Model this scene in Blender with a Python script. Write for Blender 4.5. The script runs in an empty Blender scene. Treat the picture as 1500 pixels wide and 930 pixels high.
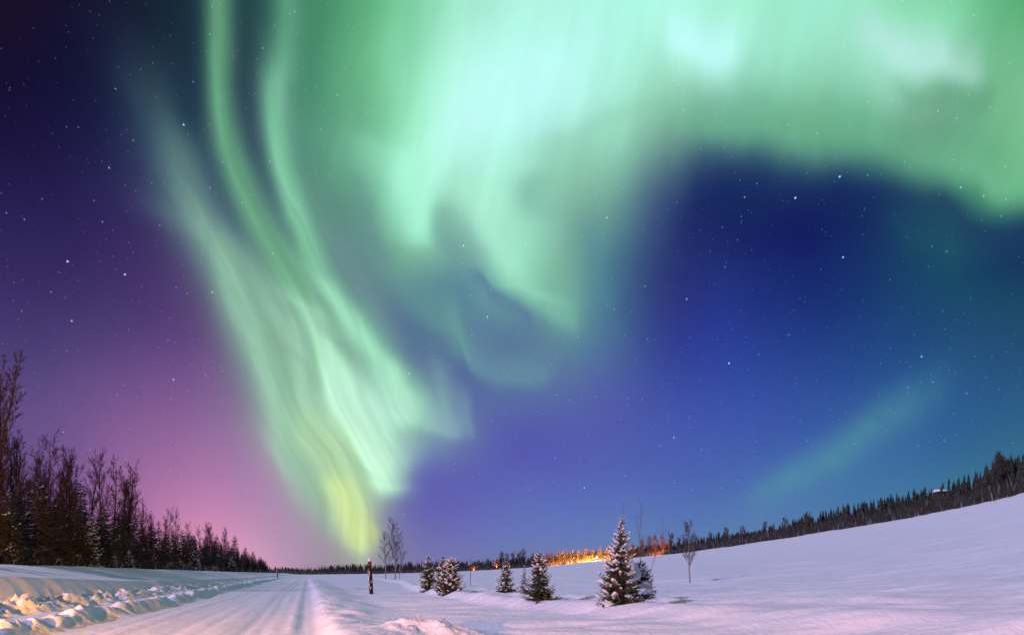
import bpy, math, random
import numpy as np
from mathutils import Vector, Matrix

scene = bpy.context.scene
COL = scene.collection
R = math.radians

# ------------------------------------------------------------------ camera
F, U0, V0, EYE = 800.0, 750.0, 838.0, 1.5          # focal length and horizon in photo pixels
cam_d = bpy.data.cameras.new("camera")
cam = bpy.data.objects.new("camera", cam_d)
COL.objects.link(cam)
cam.location = (0, 0, EYE)
cam.rotation_euler = (R(90), 0, 0)
cam_d.sensor_width = 36.0
cam_d.lens = 36.0 * F / 1500.0
cam_d.shift_y = (V0 - 465.0) / 1500.0
cam_d.clip_start = 0.1
cam_d.clip_end = 9000
scene.camera = cam
scene.view_settings.view_transform = 'Standard'
scene.view_settings.look = 'None'
scene.view_settings.exposure = 0.0
scene.view_settings.gamma = 1.0
scene.view_settings.use_curve_mapping = False
scene.render.engine = 'CYCLES'
scene.cycles.max_bounces = 5
scene.cycles.diffuse_bounces = 3
scene.cycles.use_denoising = True

# ------------------------------------------------------------------ moon
MOON_EL = R(31)
MOON_TRAVEL = Vector((0.86, 0.50, 0)).normalized()   # the way the moonlight travels over the ground
sun_d = bpy.data.lights.new("moon", 'SUN')
sun_d.energy = 2.75
sun_d.angle = R(1.0)
sun_d.color = (0.735, 0.59, 1.0)
sun = bpy.data.objects.new("moon", sun_d)
COL.objects.link(sun)
tv = Vector((MOON_TRAVEL.x * math.cos(MOON_EL), MOON_TRAVEL.y * math.cos(MOON_EL), -math.sin(MOON_EL)))
sun.rotation_euler = tv.to_track_quat('-Z', 'Y').to_euler()
sun.location = (-40, -20, 60)

# ------------------------------------------------------------------ the sky: night air, aurora, stars
# colours of the sky by azimuth (columns) and elevation (rows)
GRID = """
30,10,38 28,12,42 26,24,46 26,36,52 32,54,62 40,75,75 62,120,95 85,160,115 115,200,150 150,225,195 168,238,215 172,242,222 175,248,228 172,250,228 165,245,212 155,232,200 150,232,200 145,230,192 128,212,160 92,180,120 72,158,98
24,10,44 22,12,46 24,26,54 30,44,64 34,56,68 44,72,76 64,125,100 100,175,130 135,215,175 172,240,215 180,252,235 180,248,235 175,248,232 170,240,220 188,255,245 160,235,210 168,238,218 180,245,228 175,245,225 160,225,195 125,195,148
24,14,50 24,16,54 24,26,58 36,54,72 34,52,74 46,64,80 72,128,108 110,185,140 150,230,190 185,252,235 190,255,250 188,255,248 165,235,212 150,215,185 145,215,180 138,208,172 130,198,162 135,200,170 135,165,150 100,165,130 125,195,145
30,20,60 32,24,64 34,36,72 40,56,86 46,70,86 56,78,92 80,135,118 108,180,135 160,240,200 188,254,238 175,245,225 155,220,195 145,210,185 110,160,140 70,110,115 80,140,120 85,145,120 80,150,118 100,170,128 112,182,140 110,180,132
38,30,76 40,32,78 44,36,82 52,58,96 56,76,100 64,90,108 85,130,120 100,165,130 165,245,205 160,225,200 165,235,210 130,185,165 115,165,150 62,82,120 28,40,95 24,34,90 22,30,88 28,55,90 26,55,80 85,155,110 100,175,120
46,36,86 48,39,88 54,42,92 62,50,98 72,88,112 78,100,116 95,125,125 92,125,128 145,215,170 125,175,160 155,225,200 120,170,155 85,130,140 48,62,115 36,48,105 28,40,100 24,38,98 26,52,100 34,82,100 30,80,98 24,60,90
58,46,98 61,48,100 67,51,103 75,55,107 86,80,112 100,135,130 105,140,130 95,115,135 90,130,145 85,125,150 125,190,165 115,170,155 72,110,140 48,58,118 38,52,124 32,46,115 28,44,110 26,52,108 26,66,100 28,76,98 30,70,96
67,56,109 71,59,112 78,62,116 86,66,120 96,76,122 115,140,135 120,150,135 110,140,140 85,108,145 92,130,150 84,110,150 92,135,150 74,110,148 54,64,136 46,60,145 40,60,136 36,62,130 34,66,125 34,72,118 34,74,112 34,74,108
88,72,124 94,74,128 105,78,132 116,82,137 122,90,142 122,120,138 145,190,160 140,195,165 105,135,150 82,98,155 92,120,158 88,110,160 78,92,160 62,76,155 54,74,158 50,76,152 48,76,148 44,78,142 42,82,138 42,84,132 44,84,128
96,78,132 106,82,136 122,88,143 138,98,149 144,106,154 145,128,156 165,210,170 170,225,185 140,185,175 105,130,165 85,88,168 84,90,170 80,90,168 72,86,168 66,86,168 62,86,165 58,90,162 60,100,155 52,92,150 46,92,140 48,96,132
106,80,136 116,84,141 136,94,149 160,108,158 172,118,166 164,126,170 168,160,168 165,190,165 100,105,170 92,92,172 90,96,176 88,98,178 84,98,176 78,98,175 74,100,172 72,104,170 68,108,165 62,108,160 60,110,155 60,112,145 62,112,135
112,84,140 126,90,147 152,104,156 192,126,172 206,138,180 184,138,176 162,144,168 155,160,155 112,110,170 104,108,178 98,112,180 96,115,182 94,118,180 90,118,178 86,118,175 84,120,172 80,122,165 76,122,155 74,120,148 72,118,140 70,116,135
116,86,144 136,94,150 172,112,160 214,138,176 232,152,186 220,158,188 165,140,170 150,140,155 125,122,162 118,120,168 112,122,170 110,124,170 108,126,170 104,126,168 100,128,166 96,128,160 92,130,155 88,128,150 84,126,145 80,124,140 78,122,138
"""
G = np.array([[[float(c) for c in cell.split(',')] for cell in line.split()] for line in GRID.strip().splitlines()]) / 255.0
GU, GV = 75.0, 70.0
Gp = np.pad(G, ((1, 1), (1, 1), (0, 0)), 'edge')
G = np.clip(G + 0.27 * (G - (Gp[:-2, 1:-1] + Gp[2:, 1:-1] + Gp[1:-1, :-2] + Gp[1:-1, 2:]) / 4), 0.065, 1)   # the spline softens, this gives it back

def cub(p0, p1, p2, p3, t):
    return 0.5 * ((2 * p1) + (-p0 + p2) * t + (2 * p0 - 5 * p1 + 4 * p2 - p3) * t * t + (-p0 + 3 * p1 - 3 * p2 + p3) * t ** 3)

def grid_at(u, v):
    gu = min(max(u / GU, 0), G.shape[1] - 1.0001); gv = min(max(v / GV, 0), G.shape[0] - 1.0001)
    iu, iv = int(gu), int(gv); fu, fv = gu - iu, gv - iv
    rows = []
    for k in (-1, 0, 1, 2):
        r = min(max(iv + k, 0), G.shape[0] - 1)
        c = [G[r][min(max(iu + j, 0), G.shape[1] - 1)] for j in (-1, 0, 1, 2)]
        rows.append(cub(*c, fu))
    return np.clip(cub(*rows, fv), 0, 1)

def az_of(u):
    return math.degrees(math.atan2((u - U0) / F, 1.0))

def el_of(u, v):
    return math.degrees(math.atan2((V0 - v) / F, math.hypot((u - U0) / F, 1.0)))

def uv_of(az, el):
    a = R(az); x = math.tan(a)
    return U0 + F * x, V0 - F * math.tan(R(el)) * math.hypot(1, x)

world = bpy.data.worlds.new("World")
scene.world = world
world.use_nodes = True
nt = world.node_tree
nt.nodes.clear()
N, L = nt.nodes, nt.links

def node(t, **kw):
    n = N.new(t)
    for k, v in kw.items():
        setattr(n, k, v)
    return n

def put(sock, val):
    if hasattr(val, 'is_output'):
        L.new(val, sock)
    else:
        sock.default_value = val

def m(op, a, b=0.0, c=None, clamp=False):
    n = node('ShaderNodeMath', operation=op, use_clamp=clamp)
    put(n.inputs[0], a)
    if len(n.inputs) > 1: put(n.inputs[1], b)
    if c is not None: put(n.inputs[2], c)
    return n.outputs[0]

def curve(x, pts, lo=0.0, hi=1.0):
    """Float curve through (x, y) points; the y range may leave 0..1 and is scaled afterwards."""
    ys = [p[1] for p in pts]
    y0, y1 = min(ys), max(ys)
    if y1 - y0 < 1e-6: return y0
    n = node('ShaderNodeFloatCurve')
    c = n.mapping.curves[0]
    pts = sorted(pts)
    if pts[0][0] > 0.002: pts.insert(0, (0.0, pts[0][1]))
    if pts[-1][0] < 0.998: pts.append((1.0, pts[-1][1]))
    while len(c.points) < len(pts): c.points.new(0.5, 0.5)
    for q, (px, py) in zip(c.points, pts):
        q.location = (px, (py - y0) / (y1 - y0)); q.handle_type = 'AUTO_CLAMPED'
    n.mapping.extend = 'HORIZONTAL'
    n.mapping.update()
    put(n.inputs['Value'], x)
    if abs(y0) < 1e-6 and abs(y1 - 1) < 1e-6: return n.outputs[0]
    return m('MULTIPLY_ADD', n.outputs[0], y1 - y0, y0)

def mix(f, a, b):
    n = node('ShaderNodeMix', data_type='RGBA')
    put(n.inputs[0], f); put(n.inputs[6], a); put(n.inputs[7], b)
    return n.outputs[2]

tc = node('ShaderNodeTexCoord')
sep = node('ShaderNodeSeparateXYZ')
L.new(tc.outputs['Generated'], sep.inputs[0])
dx, dy, dz = sep.outputs
AZ = m('MULTIPLY', m('ARCTAN2', dx, dy), 180 / math.pi)                 # degrees, 0 = north, + = east
EL = m('MULTIPLY', m('ARCSINE', dz), 180 / math.pi)
AZ0, EL0 = AZ, EL
cw0 = node('ShaderNodeCombineXYZ'); put(cw0.inputs[0], m('MULTIPLY', AZ, 0.13)); put(cw0.inputs[1], m('MULTIPLY', EL, 0.07))
wn = node('ShaderNodeTexNoise', noise_dimensions='2D'); wn.inputs['Scale'].default_value = 1.0; wn.inputs['Detail'].default_value = 3.0
L.new(cw0.outputs[0], wn.inputs['Vector'])
ws = node('ShaderNodeSeparateColor'); L.new(wn.outputs['Color'], ws.inputs[0])
AZ = m('ADD', AZ, m('MULTIPLY', m('SUBTRACT', ws.outputs[0], 0.5), 1.7))
EL = m('ADD', EL, m('MULTIPLY', m('SUBTRACT', ws.outputs[1], 0.5), 1.6))
A01 = m('MULTIPLY_ADD', AZ, 1 / 120.0, 0.5, clamp=True)                  # -60..60 degrees
E01 = m('MULTIPLY', EL, 1 / 60.0, clamp=True)                            # 0..60 degrees
def a01(u): return min(max(az_of(u) / 120 + 0.5, 0), 1)
def e01(u, v): return min(max(el_of(u, v) / 60, 0), 1)

# smooth base: one colour ramp over azimuth per row of elevation, rows blended by a cubic B-spline
NR, STEP = 15, 3.4
T = m('MULTIPLY', EL, 1 / STEP)
acc = None
for k in range(-1, NR + 1):
    el = min(max(k * STEP, 0), 60)
    n = node('ShaderNodeValToRGB')
    cr = n.color_ramp
    cr.interpolation = 'B_SPLINE'
    xs = np.linspace(a01(-20), a01(1520), 31)
    while len(cr.elements) < 31: cr.elements.new(0.5)
    for e, x in zip(cr.elements, xs):
        u, v = uv_of((x - 0.5) * 120, el)
        c = grid_at(u, v)
        e.position = float(x); e.color = (*[float(q) for q in c], 1)
    L.new(A01, n.inputs[0])
    Tc = m('MINIMUM', m('MAXIMUM', T, 0.0), NR - 1.0)
    d = m('ABSOLUTE', m('SUBTRACT', Tc, float(k)))
    w2 = m('POWER', m('MAXIMUM', m('SUBTRACT', 2.0, d), 0.0), 3.0)
    w1 = m('POWER', m('MAXIMUM', m('SUBTRACT', 1.0, d), 0.0), 3.0)
    w = m('MULTIPLY_ADD', w1, -4.0, w2)
    s = node('ShaderNodeVectorMath', operation='MULTIPLY_ADD')
    wv = node('ShaderNodeCombineXYZ')
    ww = m('MULTIPLY', w, 1 / 6.0)
    for i in range(3): L.new(ww, wv.inputs[i])
    L.new(n.outputs[0], s.inputs[0]); L.new(wv.outputs[0], s.inputs[1])
    if acc is None: s.inputs[2].default_value = (0, 0, 0)
    else: L.new(acc, s.inputs[2])
    acc = s.outputs[0]
sky = acc

# behind the viewer and overhead
rear = curve(m('MULTIPLY', m('ABSOLUTE', AZ), 1 / 180.0), [(0, 0), (0.25, 0), (0.45, 1), (1, 1)])
sky = mix(rear, sky, (0.20, 0.20, 0.36, 1))
sky = mix(curve(m('MULTIPLY', EL, 1 / 90.0, clamp=True), [(0, 0), (0.52, 0), (0.75, 1), (1, 1)]), sky, (0.40, 0.50, 0.56, 1))

# fine ray structure, used to break up the curtains
nz = node('ShaderNodeTexNoise', noise_dimensions='2D')
nz.inputs['Scale'].default_value = 1.0; nz.inputs['Detail'].default_value = 2.0
cx = node('ShaderNodeCombineXYZ')
wob = node('ShaderNodeTexNoise', noise_dimensions='2D')
wob.inputs['Scale'].default_value = 1.0; wob.inputs['Detail'].default_value = 1.0
cw = node('ShaderNodeCombineXYZ')
put(cw.inputs[0], m('MULTIPLY', AZ, 0.16)); put(cw.inputs[1], m('MULTIPLY', EL, 0.16))
L.new(cw.outputs[0], wob.inputs['Vector'])
put(cx.inputs[0], m('ADD', m('MULTIPLY', AZ, 0.75), m('ADD', m('MULTIPLY', EL, 0.30), m('MULTIPLY', wob.outputs[0], 4.0))))
put(cx.inputs[1], m('MULTIPLY', EL, 0.09))
L.new(cx.outputs[0], nz.inputs['Vector'])
RAYS = m('MULTIPLY_ADD', nz.outputs[0], 0.9, 0.55)                        # about 1 on average

def strand(pts, wl, wr, inten, color, rays=0.3):
    """An auroral curtain seen edge on: centre line through pts (u, v), soft widths left and right in pixels (pairs (v, w)), strength by v."""
    P = [(e01(u, v), az_of(u)) for u, v in pts]
    c = curve(E01, P)
    def per_v(tab):
        out = []
        for v, w in tab:
            u = np.interp(v, [p[1] for p in pts], [p[0] for p in pts])
            out.append((e01(u, v), w))
        return out
    wl = [(v, w * 1.25) for v, w in wl]; wr = [(v, w * 1.3) for v, w in wr]
    d = m('SUBTRACT', AZ, c)
    uu = [np.interp(v, [p[1] for p in pts], [p[0] for p in pts]) for v, _ in wl]
    cosf = [math.cos(R(az_of(u))) ** 2 * 57.3 / F for u in uu]
    left = curve(E01, [(e, w * k) for (e, w), k in zip(per_v(wl), cosf)])
    uu = [np.interp(v, [p[1] for p in pts], [p[0] for p in pts]) for v, _ in wr]
    cosf = [math.cos(R(az_of(u))) ** 2 * 57.3 / F for u in uu]
    right = curve(E01, [(e, w * k) for (e, w), k in zip(per_v(wr), cosf)])
    side = m('GREATER_THAN', d, 0.0)
    w = m('ADD', m('MULTIPLY', side, right), m('MULTIPLY', m('SUBTRACT', 1.0, side), left))
    q = m('DIVIDE', d, w)
    g = m('POWER', 2.718, m('MULTIPLY', m('MULTIPLY', q, q), -1.0))
    i = curve(E01, per_v(inten))
    f = m('MULTIPLY', g, i)
    if rays: f = m('MULTIPLY', f, m('MULTIPLY_ADD', m('SUBTRACT', RAYS, 1.0), rays, 1.0), clamp=True)
    global sky
    sky = mix(f, sky, (*[c / 255 for c in color], 1))

def band(pts, wu, wd, inten, color, rays=0.0):
    """The same for features that run sideways: centre elevation by azimuth; wu / wd = softness above / below in pixels, by u."""
    P = [(a01(u), el_of(u, v)) for u, v in pts]
    c = curve(A01, P)
    d = m('SUBTRACT', EL, c)
    def deg(tab):
        out = []
        for u, w in tab:
            v = np.interp(u, [p[0] for p in pts], [p[1] for p in pts])
            out.append((a01(u), abs(el_of(u, v - w / 2) - el_of(u, v + w / 2))))
        return out
    up, dn = curve(A01, deg(wu)), curve(A01, deg(wd))
    side = m('GREATER_THAN', d, 0.0)
    w = m('ADD', m('MULTIPLY', side, up), m('MULTIPLY', m('SUBTRACT', 1.0, side), dn))
    q = m('DIVIDE', d, w)
    g = m('POWER', 2.718, m('MULTIPLY', m('MULTIPLY', q, q), -1.0))
    f = m('MULTIPLY', g, curve(A01, [(a01(u), i) for u, i in inten]))
    if rays: f = m('MULTIPLY', f, m('MULTIPLY_ADD', m('SUBTRACT', RAYS, 1.0), rays, 1.0), clamp=True)
    global sky
    sky = mix(f, sky, (*[c / 255 for c in color], 1))

MINT = (170, 228, 198)
# soft body of light the left curtains share
strand([(500, 120), (525, 240), (560, 340), (600, 430), (640, 520)], [(120, 60), (520, 50)], [(120, 60), (520, 44)], [(60, 0), (200, 0.3), (320, 0.42), (430, 0.32), (540, 0)], (104, 158, 142), 0.3)
strand([(440, 600), (468, 660), (492, 720), (510, 775), (522, 825)], [(600, 44), (720, 34), (825, 16)], [(600, 60), (700, 44), (825, 18)], [(580, 0), (660, 0.3), (740, 0.36), (800, 0.3), (830, 0.1)], (200, 230, 178), 0.1)
strand([(250, 250), (330, 380), (390, 480), (440, 600), (485, 720)], [(250, 50), (480, 44), (720, 34)], [(250, 60), (480, 76), (600, 80), (720, 46)],
       [(230, 0), (340, 0.35), (480, 0.6), (620, 0.65), (720, 0.45), (780, 0)], (132, 178, 155), 0.1)
# the diagonal core of the swirl, with the darker green left of it
strand([(790, 30), (740, 110), (690, 180), (645, 240), (622, 300)], [(30, 60), (180, 40), (300, 30)], [(30, 70), (180, 44), (300, 16)],
       [(0, 0), (60, 0.3), (150, 0.6), (230, 0.5), (300, 0.2), (320, 0)], (192, 255, 250), 0)
strand([(520, 60), (530, 160), (548, 240), (560, 320)], [(60, 26), (320, 20)], [(60, 34), (320, 20)], [(30, 0), (120, 0.25), (230, 0.35), (330, 0)], (92, 160, 122), 0)
strand([(905, 150), (850, 190), (815, 240), (800, 300)], [(150, 40), (300, 26)], [(150, 50), (300, 34)], [(120, 0), (170, 0.3), (250, 0.35), (310, 0)], (132, 190, 165), 0)
# outer left curtain
strand([(205, 0), (215, 100), (258, 200), (282, 290), (318, 360), (360, 450), (400, 560), (430, 660), (462, 745), (490, 815)],
       [(0, 40), (210, 38), (360, 30), (560, 26), (815, 18)], [(0, 40), (210, 28), (360, 34), (560, 40), (815, 30)],
       [(0, 0.0), (60, 0.04), (150, 0.18), (220, 0.4), (300, 0.55), (420, 0.80), (560, 0.85), (680, 0.7), (780, 0.35), (825, 0)], (142, 192, 164), 0.35)
# second curtain, the long bright one
strand([(316, 0), (317, 90), (325, 170), (345, 240), (378, 320), (415, 390), (448, 460), (474, 530), (490, 590), (520, 645), (550, 700), (568, 740)],
       [(0, 16), (200, 18), (400, 22), (520, 14), (740, 14)], [(0, 18), (200, 20), (400, 26), (600, 38), (740, 22)],
       [(0, 0.80), (150, 0.85), (350, 0.80), (450, 0.75), (540, 0.85), (640, 0.95), (700, 0.85), (748, 0)], (112, 178, 135), 0.1)
strand([(415, 390), (448, 460), (474, 520), (490, 590), (522, 645), (552, 700), (568, 740)],
       [(390, 20), (520, 12), (740, 14)], [(390, 28), (520, 30), (600, 44), (740, 24)],
       [(380, 0), (450, 0.45), (520, 0.8), (590, 0.95), (660, 1.0), (710, 0.9), (748, 0)], (202, 255, 222), 0.1)
# third curtain
strand([(424, 0), (418, 80), (408, 150), (408, 220), (418, 280), (440, 350), (468, 405), (505, 455), (545, 510), (580, 560), (594, 610), (590, 650)],
       [(0, 24), (200, 18), (300, 12), (400, 16), (650, 22)], [(0, 20), (200, 22), (300, 28), (400, 30), (560, 24), (650, 26)],
       [(0, 0.45), (150, 0.8), (300, 0.85), (450, 0.85), (560, 0.9), (620, 0.7), (655, 0)], (128, 200, 160), 0.1)
strand([(440, 350), (468, 405), (505, 455), (545, 510), (580, 560), (594, 610)],
       [(350, 14), (640, 26)], [(350, 16), (640, 16)],
       [(350, 0), (420, 0.45), (520, 0.65), (580, 0.85), (615, 0.7), (645, 0)], (182, 245, 212), 0.1)
strand([(392, 400), (420, 480), (438, 560), (448, 640), (462, 700)], [(400, 12), (700, 10)], [(400, 14), (700, 12)], [(400, 0), (480, 0.3), (600, 0.45), (650, 0.35), (705, 0)], (176, 226, 190), 0.2)
strand([(340, 420), (372, 500), (396, 590), (410, 660), (436, 740)], [(420, 10), (740, 10)], [(420, 12), (740, 14)], [(420, 0), (500, 0.25), (620, 0.35), (700, 0.2), (745, 0)], (170, 214, 188), 0.2)
strand([(478, 300), (500, 360), (530, 420), (560, 480), (590, 530)], [(300, 18), (530, 12)], [(300, 22), (530, 18)], [(290, 0), (360, 0.25), (450, 0.25), (535, 0)], (120, 170, 160), 0.3)
strand([(468, 0), (462, 90), (466, 180), (480, 260)], [(0, 18), (260, 14)], [(0, 22), (260, 18)], [(0, 0.3), (120, 0.35), (200, 0.25), (270, 0)], (80, 150, 115), 0.2)
strand([(520, 240), (528, 300), (545, 360), (566, 410)], [(240, 12), (410, 12)], [(240, 14), (410, 12)], [(230, 0), (300, 0.3), (370, 0.25), (415, 0)], (92, 128, 140), 0)
strand([(492, 560), (512, 610), (536, 660), (560, 705)], [(560, 18), (705, 14)], [(560, 44), (640, 44), (705, 20)],
       [(540, 0), (590, 0.5), (650, 0.6), (695, 0.4), (730, 0)], (208, 255, 226), 0.1)
# dark lane between the two
strand([(470, 440), (503, 506), (530, 548), (540, 590)], [(440, 14), (590, 10)], [(440, 14), (590, 10)],
       [(430, 0), (480, 0.35), (550, 0.45), (595, 0)], (112, 150, 135), 0)
strand([(400, 470), (452, 545), (475, 610), (510, 670), (545, 722)], [(470, 12), (722, 10)], [(470, 9), (722, 8)],
       [(440, 0), (520, 0.30), (620, 0.40), (690, 0.35), (722, 0)], (128, 165, 145), 0)
# bright fill at the foot, the notch's edge and the tooth to the right
band([(430, 600), (500, 590), (560, 612), (600, 618), (640, 630), (690, 640)], [(430, 40), (600, 50), (690, 30)], [(430, 40), (530, 60), (580, 24), (620, 12), (690, 10)],
     [(420, 0), (480, 0.45), (520, 0.8), (575, 0.8), (600, 0.55), (630, 0.36), (670, 0.26), (705, 0)], (185, 236, 212), 0.3)
strand([(632, 480), (640, 540), (648, 600), (654, 640)], [(480, 10), (640, 8)], [(480, 12), (640, 9)], [(470, 0), (540, 0.25), (600, 0.35), (650, 0)], (140, 190, 175), 0)
strand([(655, 520), (672, 570), (686, 620), (692, 650)], [(520, 20), (650, 14)], [(520, 12), (650, 5)], [(510, 0), (580, 0.25), (625, 0.3), (655, 0)], (140, 185, 178), 0)
# lower folds turning yellow towards the horizon
strand([(455, 560), (470, 640), (490, 700), (505, 745), (520, 790), (530, 830)], [(560, 36), (700, 24), (830, 16)], [(560, 40), (680, 42), (760, 22), (830, 14)],
       [(540, 0), (620, 0.45), (700, 0.62), (760, 0.60), (800, 0.5), (835, 0.2)], (188, 222, 168), 0.2)
strand([(488, 680), (498, 725), (512, 765), (520, 820)], [(680, 16), (730, 20), (820, 14)], [(680, 26), (740, 26), (820, 14)],
       [(660, 0), (725, 0.55), (765, 0.58), (800, 0.35), (832, 0)], (230, 252, 152), 0.1)
strand([(530, 740), (545, 770), (548, 800)], [(740, 14), (800, 12)], [(740, 10), (800, 6)], [(735, 0), (775, 0.55), (812, 0)], (205, 225, 140), 0)
# the big swirl
strand([(585, 170), (596, 230), (612, 290), (626, 350), (640, 400)], [(170, 60), (290, 45), (400, 34)], [(170, 70), (240, 30), (290, 14), (400, 10)],
       [(150, 0), (230, 0.6), (300, 0.75), (350, 0.55), (395, 0)], (172, 252, 220), 0.15)
strand([(648, 270), (645, 330), (650, 380)], [(270, 14), (380, 14)], [(270, 26), (380, 22)], [(260, 0), (310, 0.35), (350, 0.4), (395, 0)], (95, 140, 140), 0)
strand([(700, 200), (706, 260), (716, 310), (736, 370), (758, 420), (790, 455)], [(200, 40), (300, 34), (380, 14), (455, 12)], [(200, 30), (310, 22), (420, 20), (455, 30)],
       [(190, 0), (260, 0.55), (330, 0.75), (400, 0.75), (440, 0.35), (462, 0)], (172, 240, 212), 0.1)
band([(690, 372), (740, 412), (790, 446), (830, 462), (862, 466)], [(690, 30), (790, 36), (862, 40)], [(690, 8), (790, 14), (862, 22)],
     [(680, 0), (740, 0.35), (800, 0.55), (840, 0.45), (872, 0)], (128, 196, 168), 0)
band([(680, 395), (720, 425), (760, 452), (800, 470)], [(680, 10), (800, 8)], [(680, 22), (800, 20)], [(670, 0), (720, 0.5), (770, 0.4), (805, 0)], (78, 105, 150), 0)
strand([(770, 250), (775, 310), (780, 350)], [(250, 16), (350, 14)], [(250, 26), (350, 30)], [(235, 0), (290, 0.35), (350, 0)], (100, 150, 135), 0)
strand([(858, 280), (868, 350), (884, 410), (893, 460)], [(280, 16), (460, 16)], [(280, 20), (460, 8)], [(270, 0), (350, 0.35), (420, 0.4), (470, 0)], (80, 135, 150), 0)
band([(645, 470), (680, 522), (720, 548), (770, 556), (815, 530), (845, 490)], [(645, 40), (740, 40), (845, 30)], [(645, 14), (740, 14), (845, 14)],
     [(635, 0), (670, 0.5), (730, 0.45), (790, 0.35), (850, 0)], (112, 165, 162), 0.2)
strand([(632, 420), (648, 480), (672, 530)], [(420, 24), (530, 14)], [(420, 24), (530, 16)], [(400, 0), (470, 0.4), (520, 0.35), (545, 0)], (105, 160, 150), 0)
# the white hot patches of the arc, its mauve fringe
band([(940, 62), (1020, 66), (1100, 70)], [(940, 46), (1100, 46)], [(940, 36), (1100, 36)], [(930, 0), (975, 0.35), (1010, 0.9), (1045, 0.9), (1080, 0.35), (1120, 0)], (192, 255, 252), 0)
band([(1180, 66), (1310, 72), (1380, 82), (1470, 90)], [(1180, 44), (1470, 40)], [(1180, 34), (1470, 26)], [(1190, 0), (1260, 0.3), (1330, 0.7), (1400, 0.6), (1440, 0.3), (1480, 0)], (186, 232, 228), 0)
band([(1240, 128), (1340, 136), (1400, 130), (1480, 128)], [(1240, 20), (1480, 20)], [(1240, 26), (1480, 26)], [(1250, 0), (1330, 0.3), (1400, 0.45), (1450, 0.35), (1490, 0)], (92, 155, 120), 0)
# the dark bowl under the arc and the green rim above it
band([(960, 330), (1020, 300), (1150, 285), (1280, 292), (1380, 300), (1500, 340)], [(960, 60), (1150, 52), (1400, 30), (1500, 30)], [(960, 60), (1500, 60)],
     [(930, 0), (1000, 0.35), (1100, 0.6), (1250, 0.6), (1340, 0.5), (1420, 0.6), (1510, 0.7)], (24, 38, 92), 0)
band([(900, 175), (980, 176), (1100, 186), (1250, 196), (1350, 222), (1430, 250), (1500, 268)], [(900, 40), (1500, 46)], [(900, 30), (1100, 34), (1300, 44), (1500, 26)],
     [(900, 0), (1000, 0.35), (1100, 0.65), (1250, 0.6), (1400, 0.7), (1510, 0.8)], (112, 184, 142), 0.25)
# faint arc low in the east
band([(1020, 775), (1090, 735), (1160, 695), (1240, 652), (1300, 612), (1370, 575), (1460, 540)], [(1020, 26), (1240, 32), (1460, 44)], [(1020, 30), (1240, 34), (1460, 44)],
     [(1020, 0), (1110, 0.28), (1200, 0.52), (1290, 0.48), (1370, 0.25), (1470, 0)], (84, 152, 158), 0.6)
# faint curl under the arc
strand([(1300, 270), (1325, 320), (1365, 370), (1420, 395)], [(270, 26), (395, 30)], [(270, 40), (395, 90)], [(255, 0), (320, 0.25), (370, 0.3), (410, 0)], (34, 88, 104), 0)

# fine rays: brightness streaks that follow the curtains on the left and stand nearly upright elsewhere
flow = curve(E01, [(e01(u, v), az_of(u)) for u, v in [(316, 0), (325, 170), (378, 320), (448, 460), (490, 590), (550, 700), (568, 760)]])
q = m('SUBTRACT', AZ, flow)
leftness = curve(m('MULTIPLY_ADD', q, 1 / 40.0, 0.5, clamp=True), [(0, 1), (0.62, 1), (0.80, 0), (1, 0)])
def ray_noise(coord, el_scale, az_scale):
    c = node('ShaderNodeCombineXYZ'); put(c.inputs[0], m('MULTIPLY', coord, az_scale)); put(c.inputs[1], m('MULTIPLY', EL, el_scale))
    n = node('ShaderNodeTexNoise', noise_dimensions='2D'); n.inputs['Scale'].default_value = 1.0; n.inputs['Detail'].default_value = 3.5; n.inputs['Roughness'].default_value = 0.55
    L.new(c.outputs[0], n.inputs['Vector']); return n.outputs[0]
upright = m('ADD', AZ, m('MULTIPLY', EL, -0.35))
ra = ray_noise(q, 0.035, 0.55)
rb = ray_noise(upright, 0.09, 0.30)
rr_ = m('ADD', m('MULTIPLY', leftness, ra), m('MULTIPLY', m('SUBTRACT', 1.0, leftness), rb))
sc_ = node('ShaderNodeSeparateColor'); L.new(sky, sc_.inputs[0])
mask = m('MULTIPLY', m('SUBTRACT', sc_.outputs[1], m('MULTIPLY', sc_.outputs[2], 0.86)), 3.2, clamp=True)
k_ = m('MULTIPLY_ADD', m('MULTIPLY', m('SUBTRACT', rr_, 0.5), mask), m('MULTIPLY_ADD', leftness, 0.25, 0.14), 1.0)
vm = node('ShaderNodeVectorMath', operation='SCALE'); L.new(sky, vm.inputs[0]); L.new(k_, vm.inputs['Scale'])
sky = vm.outputs[0]

# stars: sparse points of two sizes and a few of the brightest ones
def stars(scale, thr, gain, seed):
    v = node('ShaderNodeTexVoronoi', voronoi_dimensions='3D', feature='F1')
    mp = node('ShaderNodeMapping')
    mp.inputs['Location'].default_value = (seed, seed * 2, seed * 3)
    L.new(tc.outputs['Generated'], mp.inputs[0]); L.new(mp.outputs[0], v.inputs['Vector'])
    v.inputs['Scale'].default_value = scale
    f = m('SUBTRACT', 1.0, m('DIVIDE', v.outputs['Distance'], thr), clamp=True)
    sp = node('ShaderNodeSeparateColor'); L.new(v.outputs['Color'], sp.inputs[0])
    b = m('MULTIPLY', m('POWER', sp.outputs[0], 2.5), gain)
    return m('MULTIPLY', m('POWER', f, 0.8), b)
S = m('ADD', stars(44.0, 0.056, 1.15, 3.1), m('ADD', stars(90.0, 0.11, 0.75, 7.7), stars(150.0, 0.16, 0.42, 1.3)))
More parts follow.
